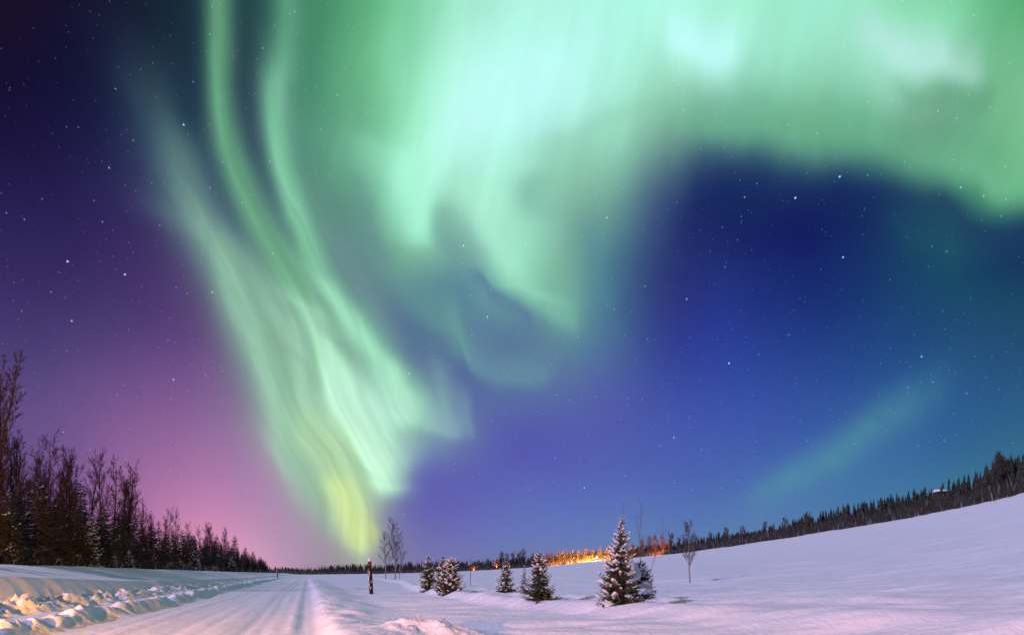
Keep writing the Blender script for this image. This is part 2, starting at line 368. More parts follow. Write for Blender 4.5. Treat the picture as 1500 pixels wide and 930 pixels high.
for (u, v, g) in [(1068, 532, 1.2), (1165, 290, 1.2), (1230, 259, 1.0), (99, 383, 1.1), (183, 402, 1.0), (679, 360, 1.0), (856, 714, 0.9), (714, 464, 0.9),
                  (1006, 438, 0.7), (1235, 377, 0.8), (599, 547, 0.8), (254, 556, 0.7), (105, 470, 0.7), (311, 428, 0.6), (987, 641, 0.7), (269, 183, 0.8), (889, 319, 0.7), (770, 359, 0.8), (1350, 522, 0.7)]:
    dv = Vector(((u - U0) / F, 1, (V0 - v) / F)).normalized()
    n = node('ShaderNodeVectorMath', operation='DISTANCE')
    L.new(tc.outputs['Generated'], n.inputs[0]); n.inputs[1].default_value = dv
    f = m('MULTIPLY', m('SUBTRACT', 1.0, m('DIVIDE', n.outputs['Value'], 0.0017), clamp=True), g * 1.4)
    S = m('ADD', S, f)
S = m('MULTIPLY', S, curve(m('MULTIPLY', EL, 1 / 20.0, clamp=True), [(0, 0), (0.1, 0.1), (0.6, 1), (1, 1)]), clamp=True)
sky = mix(S, sky, (0.86, 0.93, 1.0, 1))

gm = node('ShaderNodeGamma'); gm.inputs[1].default_value = 2.2
L.new(sky, gm.inputs[0])
bg = node('ShaderNodeBackground'); bg.inputs[1].default_value = 1.0
L.new(gm.outputs[0], bg.inputs[0])
nish = node('ShaderNodeTexSky', sky_type='NISHITA')
nish.sun_disc = False
nish.sun_elevation = MOON_EL
nish.sun_rotation = math.atan2(-MOON_TRAVEL.x, -MOON_TRAVEL.y)
bg2 = node('ShaderNodeBackground'); bg2.inputs[1].default_value = 0.0015   # moonlit air
L.new(nish.outputs[0], bg2.inputs[0])
add = node('ShaderNodeAddShader'); L.new(bg.outputs[0], add.inputs[0]); L.new(bg2.outputs[0], add.inputs[1])
wo = node('ShaderNodeOutputWorld'); L.new(add.outputs[0], wo.inputs[0])
world.cycles.sampling_method = 'MANUAL'
world.cycles.sample_map_resolution = 512

# ------------------------------------------------------------------ materials
def mat(name, color, rough=0.7, noise=None, spec=0.3, emit=None, strength=0.0, bump=0.0, bscale=10.0):
    mt = bpy.data.materials.new(name)
    mt.use_nodes = True
    t = mt.node_tree; b = t.nodes['Principled BSDF']
    b.inputs['Base Color'].default_value = (*color, 1)
    b.inputs['Roughness'].default_value = rough
    b.inputs['Specular IOR Level'].default_value = spec
    tcn = t.nodes.new('ShaderNodeTexCoord')
    if noise:
        c2, sc = noise
        n = t.nodes.new('ShaderNodeTexNoise'); n.inputs['Scale'].default_value = sc; n.inputs['Detail'].default_value = 4
        t.links.new(tcn.outputs['Object'], n.inputs['Vector'])
        r = t.nodes.new('ShaderNodeValToRGB')
        r.color_ramp.elements[0].position = 0.35; r.color_ramp.elements[0].color = (*color, 1)
        r.color_ramp.elements[1].position = 0.65; r.color_ramp.elements[1].color = (*c2, 1)
        t.links.new(n.outputs[0], r.inputs[0]); t.links.new(r.outputs[0], b.inputs['Base Color'])
    if bump:
        n = t.nodes.new('ShaderNodeTexNoise'); n.inputs['Scale'].default_value = bscale; n.inputs['Detail'].default_value = 5
        t.links.new(tcn.outputs['Object'], n.inputs['Vector'])
        bn = t.nodes.new('ShaderNodeBump'); bn.inputs['Strength'].default_value = bump; bn.inputs['Distance'].default_value = 0.1
        t.links.new(n.outputs[0], bn.inputs['Height']); t.links.new(bn.outputs[0], b.inputs['Normal'])
    if emit:
        b.inputs['Emission Color'].default_value = (*emit, 1); b.inputs['Emission Strength'].default_value = strength
    return mt

M_SNOW = mat("snow", (0.80, 0.80, 0.84), 0.75, ((0.74, 0.75, 0.80), 3.0), 0.25, bump=0.35, bscale=7.0)
M_ROAD = mat("packed_snow", (0.74, 0.73, 0.76), 0.6, ((0.80, 0.79, 0.82), 1.2), 0.3, bump=0.3, bscale=5.0)
M_TREESNOW = mat("snow_on_boughs", (0.78, 0.78, 0.82), 0.8, None, 0.2, bump=0.5, bscale=14.0)
M_NEEDLE = mat("needles", (0.030, 0.048, 0.026), 0.7, ((0.055, 0.075, 0.035), 9.0), 0.3)
M_NEEDLEFAR = mat("dark_needles", (0.020, 0.032, 0.018), 0.8, ((0.050, 0.050, 0.036), 0.9), 0.2)
M_BARK = mat("bark", (0.09, 0.065, 0.05), 0.9, ((0.15, 0.11, 0.085), 8.0), 0.2)
M_BIRCH = mat("birch_bark", (0.42, 0.38, 0.34), 0.8, ((0.20, 0.17, 0.15), 5.0), 0.2)
M_TWIG = mat("twigs", (0.10, 0.07, 0.058), 0.85, ((0.16, 0.12, 0.10), 2.0), 0.2)
M_TWIGD = mat("dark_twigs", (0.060, 0.028, 0.016), 0.9, ((0.085, 0.042, 0.026), 1.5), 0.1)
M_BRUSH = mat("brush", (0.055, 0.05, 0.038), 0.9, ((0.115, 0.108, 0.088), 0.8), 0.2)
M_SCRUB = mat("dark_scrub", (0.035, 0.032, 0.024), 0.9, ((0.07, 0.062, 0.045), 0.8), 0.2)
M_FROST = mat("frosted_twigs", (0.30, 0.28, 0.27), 0.9, ((0.46, 0.44, 0.44), 1.5), 0.2)
M_POST = mat("weathered_post", (0.022, 0.013, 0.012), 0.8, ((0.045, 0.022, 0.018), 12.0), 0.2, bump=0.4, bscale=20)
M_REDRING = mat("red_reflector", (0.22, 0.02, 0.02), 0.4)
M_STEEL = mat("galvanised_steel", (0.35, 0.36, 0.38), 0.5, ((0.28, 0.29, 0.31), 6.0))
M_WALL = mat("cabin_wall", (0.045, 0.04, 0.032), 0.8, ((0.06, 0.05, 0.04), 4.0))
M_WALL2 = mat("shop_wall", (0.45, 0.40, 0.33), 0.8, ((0.38, 0.34, 0.28), 4.0))
M_DARK = mat("dark_glass", (0.03, 0.03, 0.035), 0.15)
M_LAMP = mat("lamp_glow", (1, 0.8, 0.5), 0.5, emit=(1.0, 0.62, 0.22), strength=40.0)
M_LAMPW = mat("white_lamp_glow", (1, 0.9, 0.8), 0.5, emit=(1.0, 0.86, 0.62), strength=60.0)

# ------------------------------------------------------------------ noise
def hash2(ix, iy, seed):
    h = (ix.astype(np.int64) * 374761393 + iy.astype(np.int64) * 668265263 + seed * 1442695041) & 0xFFFFFFFF
    h = ((h ^ (h >> 13)) * 1274126177) & 0xFFFFFFFF
    h = (h ^ (h >> 16)) & 0xFFFFFFFF
    return h / 4294967295.0

def vnoise(x, y, seed=0):
    x = np.asarray(x, float); y = np.asarray(y, float)
    ix, iy = np.floor(x), np.floor(y); fx, fy = x - ix, y - iy
    fx = fx * fx * fx * (fx * (fx * 6 - 15) + 10); fy = fy * fy * fy * (fy * (fy * 6 - 15) + 10)
    a, b = hash2(ix, iy, seed), hash2(ix + 1, iy, seed)
    c, d = hash2(ix, iy + 1, seed), hash2(ix + 1, iy + 1, seed)
    return (a + (b - a) * fx) * (1 - fy) + (c + (d - c) * fx) * fy - 0.5

def fbm(x, y, seed=0, octv=4, gain=0.5):
    t, a = 0.0, 1.0
    for k in range(octv):
        t = t + a * vnoise(x * 2 ** k + 13.7 * k, y * 2 ** k - 7.1 * k, seed + k)
        a *= gain
    return t

def sstep(a, b, x):
    t = np.clip((x - a) / (b - a), 0, 1)
    return t * t * (3 - 2 * t)

# ------------------------------------------------------------------ terrain
def th(u): return math.degrees(math.atan2((u - U0) / F, 1))
# the edge of the field: photo column, depth of the tree line, photo row of its foot
EDGE = [(380, 410, 841), (450, 405, 841), (560, 395, 840), (640, 385, 838), (700, 370, 835), (800, 350, 829), (860, 335, 822),
        (930, 318, 816), (1000, 296, 809), (1100, 250, 795), (1200, 206, 779), (1300, 170, 763), (1400, 143, 745), (1500, 119, 722), (1620, 92, 690)]
E_TH = np.array([th(e[0]) for e in EDGE])
E_D = np.array([e[1] for e in EDGE], float)                                      # depth along y
E_R = E_D * np.hypot(1, (np.array([e[0] for e in EDGE]) - U0) / F)
E_H = EYE + (V0 - np.array([e[2] for e in EDGE])) / F * E_D
E_TH2 = np.concatenate([[-180, -60], E_TH, [80, 110, 140, 180]])
E_R2 = np.concatenate([[300, 400], E_R, [110, 120, 200, 300]])
E_H2 = np.concatenate([[0, 0], E_H, [19, 15, 5, 0]])
BANKP = [(-2000, 1.5), (10, 1.45), (20, 1.38), (31, 1.06), (40, 0.92), (60, 0.8), (100, 0.62), (250, 0.5), (3000, 0.5)]
SHELFP = [(-2000, 1.55), (20, 1.68), (32, 1.98), (62, 1.9), (120, 1.65), (210, 1.45), (400, 1.0), (3000, 1.0)]
STEPP = np.array([(-60, 220), (-30, 120), (-14, 70), (-9.4, 50), (-5.2, 36), (-2, 26), (.25, 20.6), (3, 16.4), (6, 13.2), (12, 9), (30, 0), (60, -14)], float)
RNG = np.random.default_rng(5)

def height(x, y):
    x = np.asarray(x, float); y = np.asarray(y, float)
    s = x + 0.375 * y
    Rr = np.hypot(x, y); T = np.degrees(np.arctan2(x, y))
    H = np.interp(T, E_TH2, E_H2); Rt = np.interp(T, E_TH2, E_R2)
    q = Rr / Rt
    hill = H * np.where(q < 1, q ** 1.7, 1 + 0.25 * (1 - np.exp(-(q - 1) * 1.5)))
    right = sstep(1.0, 5.0, s)
    h = hill * sstep(0, 8, s)
    # drifts: long low waves lying across the view, finer ones near by
    dr = 0.75 * fbm(x / 34.0 + 3, y / 9.0, 11, 3) + 0.40 * fbm(x / 7.5 + 0.2 * y, y / 1.7 - 0.10 * x, 21, 3)
    h = h + right * dr * (0.5 + 0.8 * sstep(6, 40, s)) * 0.75 * (1 - 0.6 * sstep(50, 130, Rr))
    # wind crust near the viewer
    cr = fbm(x / 1.3 + 0.3 * y, y / 0.42, 31, 3)
    h = h + right * 0.035 * cr * (1 - sstep(40, 90, Rr))
    # the plough step that sweeps across the field
    ang = np.interp(x, STEPP[:, 0], STEPP[:, 1])
    dist = (y - ang) * 0.72
    h = h + 0.26 * sstep(-0.4, 1.4, dist) * sstep(-60, -20, x) * sstep(2.0, 4.0, s) * (1 - sstep(90, 200, y)) 
    h = h + 0.10 * np.exp(-((dist - 1.6) / 0.8) ** 2) * sstep(2.0, 4.0, s) * (1 - sstep(60, 120, y))
    h = h - 0.06 * np.exp(-((dist - 4.0) / 0.9) ** 2) * sstep(2.0, 4.0, s) * (1 - sstep(60, 120, y))
    # a worn ridge of snow along the road's right side, with a rut left of it
    lum = fbm(s * 1.2, y * 0.55, 41, 3)
    far = 1 - sstep(60, 160, y)
    rid = sstep(0.15, 0.75, s) * (1 - sstep(0.9, 3.6, s))
    h = h + rid * (0.24 + 0.12 * lum) * far
    h = h - 0.026 * np.exp(-((s + 0.12) / 0.10) ** 2) * far
    h = h + 0.05 * np.exp(-((s + 0.42) / 0.12) ** 2) * (0.8 + lum) * far
    h = h + rid * 0.05 * fbm(x / 0.45, y / 0.7, 45, 3) * far
    # long fine drift lines in the open field and old sledge tracks that follow the plough step
    near = 1 - sstep(45, 110, Rr)
    h = h + right * near * 0.105 * fbm(x / 4.2 + 0.5 * y, y / 0.55 - 0.06 * x, 33, 3)
    trk = sstep(2.5, 5.0, s) * (1 - sstep(40, 90, y))
    for off, wid, amp in ((2.9, 0.35, 0.07), (5.2, 0.5, 0.09), (6.4, 0.3, -0.05), (9.0, 0.8, 0.12), (12.5, 0.6, 0.09), (14.0, 0.4, -0.05)):
        h = h + trk * amp * (1 + 1.4 * vnoise(x / 6.0, y / 6.0, int(off * 10))) * np.exp(-((dist - off - 0.5 * vnoise(x / 9.0, y / 9.0, 35)) / wid) ** 2)
    # the road: shallow wheel tracks
    road = sstep(-6.0, -5.6, s) * (1 - sstep(-0.9, -0.5, s))
    wig = 0.25 * vnoise(y / 18.0, y * 0 + 1, 53)
    h = h + road * (0.018 * np.cos(s * 2.6) + 0.02 * fbm(s * 2.0, y * 0.25, 51, 3) + 0.012 * fbm(x / 0.35, y / 0.6, 55, 2))
    for c_ in (-5.1, -4.35, -3.3, -2.75, -1.7, -1.25):
        h = h - road * 0.022 * (1 + 1.3 * vnoise(y / 5.0, s * 0 + c_, 57)) * np.exp(-((s - c_ - wig * (1 if c_ < -3 else -1.4)) / 0.13) ** 2)
    # berm, ledge, ploughed bank and the shelf behind it
    hb = np.interp(y, [b[0] for b in BANKP], [b[1] for b in BANKP])
    hs = np.interp(y, [b[0] for b in SHELFP], [b[1] for b in SHELFP])
    w = 0.35 * fbm(y / 3.0, y * 0 + 2, 61, 3) * far
    sb = s + w
    def ridged(a, b, sd, oc=4):
        t, g = 0.0, 1.0
        for k in range(oc):
            t = t + g * (0.5 - 2.0 * abs(vnoise(a * 1.9 ** k + 5 * k, b * 1.9 ** k, sd + k))); g *= 0.62
        return t
    chunk = ridged(x * 0.9 + y * 0.5, y * 0.7 + 5, 71) * 0.55
    berm = np.exp(-((sb + 6.7) / 0.42) ** 2)
    h = h + berm * (0.24 + 0.42 * np.clip(chunk + 0.15, 0, 1)) * (0.35 + 0.65 * far)
    h = h + 0.16 * (1 - sstep(-7.4, -6.6, sb)) * (1 - sstep(-6.6, -6.5, sb))
    face = 1 - sstep(-11.1, -9.6, sb)
    onface = np.exp(-((sb + 9.75) / 0.5) ** 2)
    # slanting scoop marks left by the plough blade
    k = np.clip((sb + 11.1) / 1.5, 0, 1)
    sl = y + 1.7 * k
    marks = np.clip(vnoise(sl * 1.5, k * 1.6 + np.floor(sl / 7.0) * 3.1, 81) + 0.08, 0, 1) + 0.7 * np.clip(vnoise(sl * 3.1, k * 2.4, 83) + 0.1, 0, 1)
    h = h + face * (hb - 0.16) + (0.50 * marks * (1 - 0.6 * sstep(26, 60, y)) + 0.30 * chunk) * onface * (0.4 + 0.6 * far)
    low = np.exp(-((sb + 9.3) / 0.5) ** 2)
    h = h + low * np.clip(ridged(x * 1.3, y * 1.1, 91) - 0.12, 0, 1) * 0.55 * (1 - sstep(35, 90, y))
    h = h + (1 - sstep(-18.5, -11.3, s)) * (hs - hb)
    h = h + (1 - sstep(-11.6, -10.8, s)) * (0.09 * fbm(x / 2.5, y / 2.0, 95, 4))
    # heap of ploughed snow right in front of the viewer
    mx, my = (x + 1.85) / 1.05, (y - 12.15) / 0.8
    h = h + 0.36 * np.exp(-(mx * mx + my * my)) * (0.85 + 0.7 * ridged(x * 1.6, y * 1.6, 97, 5)) + 0.10 * np.exp(-(((x + 0.5) / 1.1) ** 2 + ((y - 12.3) / 0.6) ** 2))
    return h

def h1(x, y): return float(height(np.array([x]), np.array([y]))[0])

def place(u, v, y0=11.0, y1=380.0):
    """Where the ground is seen at photo pixel (u, v)."""
    ys = np.geomspace(y0, y1, 1500); xs = (u - U0) / F * ys
    vv = V0 - F * (height(xs, ys) - EYE) / ys
    i = int(np.argmax(vv <= v)) if (vv <= v).any() else int(np.argmin(vv))
    return xs[i], ys[i], h1(xs[i], ys[i])

def geo_lines(a, b, d0, r):
    out, d, p = [], d0, a
    while p < b:
        out.append(p); p += d; d *= r
    out.append(b)
    return out
sl = [-x for x in geo_lines(60, 3500, 3, 1.13)][::-1][:-1] + list(np.arange(-60, -24, 1.0)) + list(np.arange(-24, -12, 0.28)) \
     + list(np.arange(-12, -5.8, 0.065)) + list(np.arange(-5.8, 3.2, 0.12)) + geo_lines(3.2, 190, 0.16, 1.022)[:-1] + geo_lines(190, 3500, 5, 1.16)
yl = [-x for x in geo_lines(0, 600, 1.5, 1.13)][::-1] + list(np.arange(0.8, 8, 0.5)) + geo_lines(8, 60, 0.055, 1.0058)[:-1] + geo_lines(60, 470, 0.5, 1.012)[:-1] + geo_lines(470, 3500, 12, 1.2)
sl, yl = np.array(sl), np.array(yl)
SS, YY = np.meshgrid(sl, yl)
XX = SS - 0.375 * YY
ZZ = height(XX, YY)
P = np.stack([XX, YY, ZZ], -1)
du = np.empty_like(P); dv_ = np.empty_like(P)
du[:, 1:-1] = P[:, 2:] - P[:, :-2]; du[:, 0] = P[:, 1] - P[:, 0]; du[:, -1] = P[:, -1] - P[:, -2]
dv_[1:-1] = P[2:] - P[:-2]; dv_[0] = P[1] - P[0]; dv_[-1] = P[-1] - P[-2]
NN = np.cross(du, dv_); NN /= np.linalg.norm(NN, axis=-1, keepdims=True)

def sheet(name, i0, i1, material):
    Pn = P[:, i0:i1 + 1].reshape(-1, 3); Nn = NN[:, i0:i1 + 1].reshape(-1, 3)
    w, hgt = i1 - i0 + 1, P.shape[0]
    a = (np.arange(hgt - 1)[:, None] * w + np.arange(w - 1)[None]).ravel()
    f = np.stack([a, a + 1, a + w + 1, a + w], -1)
    me = bpy.data.meshes.new(name)
    me.vertices.add(len(Pn)); me.vertices.foreach_set('co', Pn.ravel())
    me.loops.add(f.size); me.loops.foreach_set('vertex_index', f.ravel())
    me.polygons.add(len(f)); me.polygons.foreach_set('loop_start', np.arange(len(f)) * 4)
    me.polygons.foreach_set('loop_total', np.full(len(f), 4))
    me.update(); me.validate()
    me.polygons.foreach_set('use_smooth', np.ones(len(f), bool))
    me.normals_split_custom_set_from_vertices(Nn.tolist())
    me.materials.append(material)
    o = bpy.data.objects.new(name, me); COL.objects.link(o)
    o['kind'] = 'structure'
    return o
ib0, ib1, ir1 = [int(np.argmin(abs(sl - q))) for q in (-12.0, -6.15, -0.05)]
sheet('snowy_ground', 0, ib0, M_SNOW)
sheet('snow_bank', ib0, ib1, M_SNOW)
sheet('snowy_road', ib1, ir1, M_ROAD)
sheet('snow_field', ir1, len(sl) - 1, M_SNOW)

# ------------------------------------------------------------------ mesh building
class MB:
    def __init__(self): self.v, self.f, self.mi, self.n, self.sm = [], [], [], 0, []
    def add(self, verts, faces, mi=0, smooth=False):
        self.v.append(np.asarray(verts, float)); n = self.n
        self.f.extend([tuple(n + i for i in fc) for fc in faces])
        self.mi.extend([mi] * len(faces)); self.sm.extend([smooth] * len(faces)); self.n += len(verts)
    def tube(self, pts, rad, k=5, mi=0, cap=True):
        pts = np.asarray(pts, float); V = []
        for i, p in enumerate(pts):
            d = pts[min(i + 1, len(pts) - 1)] - pts[max(i - 1, 0)]
            d = d / (np.linalg.norm(d) + 1e-9)
            a = np.cross(d, [0.31, 0.17, 0.93] if abs(d[2]) < 0.9 else [1, 0.1, 0]); a /= np.linalg.norm(a) + 1e-9
            b = np.cross(d, a)
            for j in range(k):
                t = 2 * math.pi * j / k
                V.append(p + rad[i] * (math.cos(t) * a + math.sin(t) * b))
        Fc = [(i * k + j, i * k + (j + 1) % k, (i + 1) * k + (j + 1) % k, (i + 1) * k + j) for i in range(len(pts) - 1) for j in range(k)]
        if cap: Fc += [tuple(range(k))[::-1], tuple((len(pts) - 1) * k + j for j in range(k))]
        self.add(V, Fc, mi, True)
    def box(self, lo, hi, mi=0):
        (x0, y0, z0), (x1, y1, z1) = lo, hi
        self.add([(x0, y0, z0), (x1, y0, z0), (x1, y1, z0), (x0, y1, z0), (x0, y0, z1), (x1, y0, z1), (x1, y1, z1), (x0, y1, z1)],
                 [(0, 3, 2, 1), (4, 5, 6, 7), (0, 1, 5, 4), (1, 2, 6, 5), (2, 3, 7, 6), (3, 0, 4, 7)], mi)
    def mesh(self, name, mats):
        me = bpy.data.meshes.new(name)
        me.from_pydata(np.concatenate(self.v).tolist() if self.v else [], [], self.f)
        me.polygons.foreach_set('material_index', self.mi); me.polygons.foreach_set('use_smooth', self.sm)
        for q in (mats if isinstance(mats, (list, tuple)) else [mats]): me.materials.append(q)
        me.update(); return me
    def build(self, name, mats, parent=None):
        o = bpy.data.objects.new(name, self.mesh(name, mats)); COL.objects.link(o)
        if parent: o.parent = parent
        return o

def ico():
    t = (1 + 5 ** 0.5) / 2
    v = [(-1, t, 0), (1, t, 0), (-1, -t, 0), (1, -t, 0), (0, -1, t), (0, 1, t), (0, -1, -t), (0, 1, -t), (t, 0, -1), (t, 0, 1), (-t, 0, -1), (-t, 0, 1)]
    v = [np.array(p) / np.linalg.norm(p) for p in v]
    f = [(0, 11, 5), (0, 5, 1), (0, 1, 7), (0, 7, 10), (0, 10, 11), (1, 5, 9), (5, 11, 4), (11, 10, 2), (10, 7, 6), (7, 1, 8), (3, 9, 4), (3, 4, 2), (3, 2, 6), (3, 6, 8), (3, 8, 9), (4, 9, 5), (2, 4, 11), (6, 2, 10), (8, 6, 7), (9, 8, 1)]
    cache, g = {}, []
    def mid(a, b):
        k = (min(a, b), max(a, b))
        if k not in cache:
            p = v[a] + v[b]; v.append(p / np.linalg.norm(p)); cache[k] = len(v) - 1
        return cache[k]
    for a, b, c in f:
        x, y, z = mid(a, b), mid(b, c), mid(c, a)
        g += [(a, x, z), (b, y, x), (c, z, y), (x, y, z)]
    return np.array(v[:12]), f, np.array(v), g
ICO0, ICOF0, ICO1, ICOF1 = ico()

def clump(mb, c, ax, L_, W_, H_, rnd, mi=0, fine=True):
    """A pillow of snow lying along the horizontal direction ax."""
    V = (ICO1 if fine else ICO0).copy()
    V = V * (1 + 0.22 * rnd.standard_normal((len(V), 1)).clip(-1.2, 1.2))
    V[:, 2] = np.where(V[:, 2] < 0, V[:, 2] * 0.45, V[:, 2])
    ax = np.array(ax, float); ax /= np.linalg.norm(ax) + 1e-9
    sd = np.cross([0, 0, 1], ax); sd /= np.linalg.norm(sd) + 1e-9
    up = np.cross(ax, sd)
    mb.add(np.array(c) + V[:, :1] * L_ * ax + V[:, 1:2] * W_ * sd + V[:, 2:] * H_ * up, ICOF1 if fine else ICOF0, mi, True)

# ------------------------------------------------------------------ spruce
def spruce_meshes(h, r, seed, whorl=0.2, per=7, twig=7, snow=0.7, lean=0.0, droop=0.35, fine=True, bare_top=0.0, power=0.8, needle=None, skirt=0.0):
    rnd = np.random.default_rng(seed)
    tr, fo, sn = MB(), MB(), MB()
    lx = lean
    def axis(z): return np.array([lx * (z / h) ** 1.2, 0.02 * h * math.sin(z / h * 4 + seed), z])
    zs = np.linspace(-0.15, h * (1 + bare_top), 9)
    tr.tube([axis(max(z, 0)) if z > 0 else np.array([0, 0, z]) for z in zs], [max(0.012 * h * (1.08 - z / (h * (1 + bare_top))), 0.004 * h * 0.5) for z in zs], 6)
    z = 0.05 * h
    while z < h * 0.985:
        f = 1 - z / h
        n = max(3, int(per * (0.55 + 0.45 * f) + rnd.random()))
        a0 = rnd.random() * 6.28
        for j in range(n):
            a = a0 + 6.283 * (j + 0.5 * (rnd.random() - 0.5)) / n
            Lb = r * (f ** power) * (0.70 + 0.48 * rnd.random()) + 0.03 * h * 0.6
            if rnd.random() < 0.12 and z > 0.12 * h: Lb *= 1.1 + 0.2 * rnd.random()
            if z < skirt * h: Lb *= 1.08
            rise = 0.30 * (1 - f) - droop * f
            d = np.array([math.cos(a), math.sin(a), 0]); side = np.array([-d[1], d[0], 0])
            p0 = axis(z) + np.array([0, 0, (rnd.random() - 0.5) * whorl])
            K = 5
            spine = []
            for q in range(K):
                t = q / (K - 1)
                spine.append(p0 + d * Lb * t + np.array([0, 0, Lb * (rise * t + 0.30 * (t ** 2.4) * f - 0.16 * math.sin(t * 3.1))]))
            spine = np.array(spine)
            wb = Lb * 0.03 + 0.006 * h * 0.35
            fo.tube(spine, [wb * (1.1 - q / (K - 1)) + 0.002 for q in range(K)], 3, 0, False)
            V, Fc = [], []
            nt_ = max(3, int(twig * (0.35 + 0.65 * Lb / r)))
            for q in range(nt_):
                t = 0.15 + 0.85 * (q + rnd.random() * 0.6) / nt_
                i = min(int(t * (K - 1)), K - 2); ft = t * (K - 1) - i
                b = spine[i] * (1 - ft) + spine[i + 1] * ft
                for sg in (-1, 1):
                    tl = Lb * (0.42 * (1 - t) + 0.13) * (0.7 + 0.6 * rnd.random())
                    dirv = d * (0.75 + 0.3 * rnd.random()) + side * sg * (0.8 + 0.4 * rnd.random()) + np.array([0, 0, -0.28 - 0.45 * rnd.random()])
                    dirv /= np.linalg.norm(dirv)
                    wv = np.cross(dirv, [0, 0, 1]); wv = wv / (np.linalg.norm(wv) + 1e-9)
                    w = tl * 0.17
                    k = len(V)
                    V += [b, b + dirv * tl * 0.45 + wv * w, b + dirv * tl, b + dirv * tl * 0.45 - wv * w, b + dirv * tl * 0.42 + np.array([0, 0, -w * 1.3])]
                    Fc += [(k, k + 1, k + 2, k + 3), (k, k + 4, k + 2)]
            k = len(V)
            tip = spine[-1]; V += [tip - side * wb * 2, tip + d * Lb * 0.14, tip + side * wb * 2]; Fc += [(k, k + 1, k + 2)]
            fo.add(V, Fc, 1)
            # snow pillows
            if rnd.random() < snow * (0.55 if z < skirt * h else 1.0):
                for q in range(1 + int(rnd.random() * 3.2)):
                    t = min(1.0, max(0.1, 0.98 - 0.24 * q + 0.12 * rnd.standard_normal()))
                    i = min(int(t * (K - 1)), K - 2); ft = t * (K - 1) - i
                    b = spine[i] * (1 - ft) + spine[i + 1] * ft; ax = spine[i + 1] - spine[i]
                    s_ = min(Lb * 0.24, 0.065 * r + 0.065 * Lb) * (0.55 + 0.7 * rnd.random() ** 2) * (1.0 if fine else 0.62); b = b + side * s_ * rnd.standard_normal() * 0.8
                    clump(sn, b + np.array([0, 0, 0.02 * h * 0.4 + s_ * 0.10]), ax, s_ * 1.2, s_ * (0.6 + 0.4 * rnd.random()), s_ * 0.42, rnd, 0, fine)
        z += whorl * (0.75 + 0.5 * rnd.random()) * (0.55 + 0.6 * f)
    return tr, fo, sn

def join(a, b, mi):
    base = a.n
    a.v += b.v; a.f += [tuple(base + i for i in f) for f in b.f]; a.mi += [mi] * len(b.f); a.sm += b.sm; a.n += b.n
    return a

def tag(o, label=None, cat=None, group=None, kind=None):
    if label: o['label'] = label
    if cat: o['category'] = cat
    if group: o['group'] = group
    if kind: o['kind'] = kind
    return o

def empty(name, loc, rz=0.0):
    o = bpy.data.objects.new(name, None); COL.objects.link(o)
    o.location = loc; o.rotation_euler = (0, 0, rz); o.empty_display_size = 0.3
    return o

def copy_tree(o, parent=None):
    c = o.copy(); COL.objects.link(c); c.parent = parent
    for ch in list(o.children): copy_tree(ch, c)
    return c

def spruce(name, loc, label, group=None, rz=0.0, extra=None, **kw):
    tr, fo, sn = spruce_meshes(**kw)
    root = empty(name, loc, rz)
    tag(root, label, 'spruce', group)
    tr.build('trunk', M_BARK, root)
    join(fo, sn, 2).build('foliage', [M_BARK, kw.get('needle') or M_NEEDLE, M_TREESNOW], root)
    return root

# the young spruces out in the field
def field_spruce(u, vbase, vtop, rpx, label, seed, **kw):
    x, y, z = place(u, vbase)
    h = (vbase - vtop) * y / F; r = rpx * y / F
    kw.setdefault('whorl', h * 0.05)
    return spruce('spruce_tree', (x, y, z - 0.03), label, 'young spruces out in the snow field', 0, h=h, r=r, seed=seed, **kw)

field_spruce(905, 879, 755, 31, 'tallest snowy spruce in the field with a bare thin leader at its top', 12, per=9, twig=9, snow=0.95, lean=0.16, bare_top=0.16, whorl=0.13, power=0.95, skirt=0.35)
field_spruce(939, 877, 820, 21, 'low spruce buried under a peaked heap of snow, touching the tallest spruce', 9, per=9, twig=7, snow=0.8, power=0.5)
field_spruce(790, 877, 804, 23, 'broad snow covered spruce with a warm glow on its crown, left of the tallest one', 4, per=8, twig=8, snow=0.6, power=0.7, skirt=0.3)
field_spruce(768, 869, 826, 9, 'thin small spruce half hidden behind the broad spruce on its left', 14, per=5, twig=4, snow=0.6)
field_spruce(741, 867, 821, 16, 'small lone narrow spruce standing in the gap in the middle of the field', 5, per=7, twig=6, snow=0.7, power=0.7)
field_spruce(661, 866, 815, 20, 'fullest of the clump of spruces right of the post, its snow reaching the ground', 6, per=8, twig=7, snow=0.85, power=0.6)
field_spruce(649, 866, 813, 15, 'slender spruce wedged in the middle of the clump right of the post', 7, per=7, twig=6, snow=0.8, power=0.7)
field_spruce(628, 864, 813, 16, 'dark spruce nearest the post with little snow on its lower boughs', 8, per=7, twig=6, snow=0.55, power=0.65)

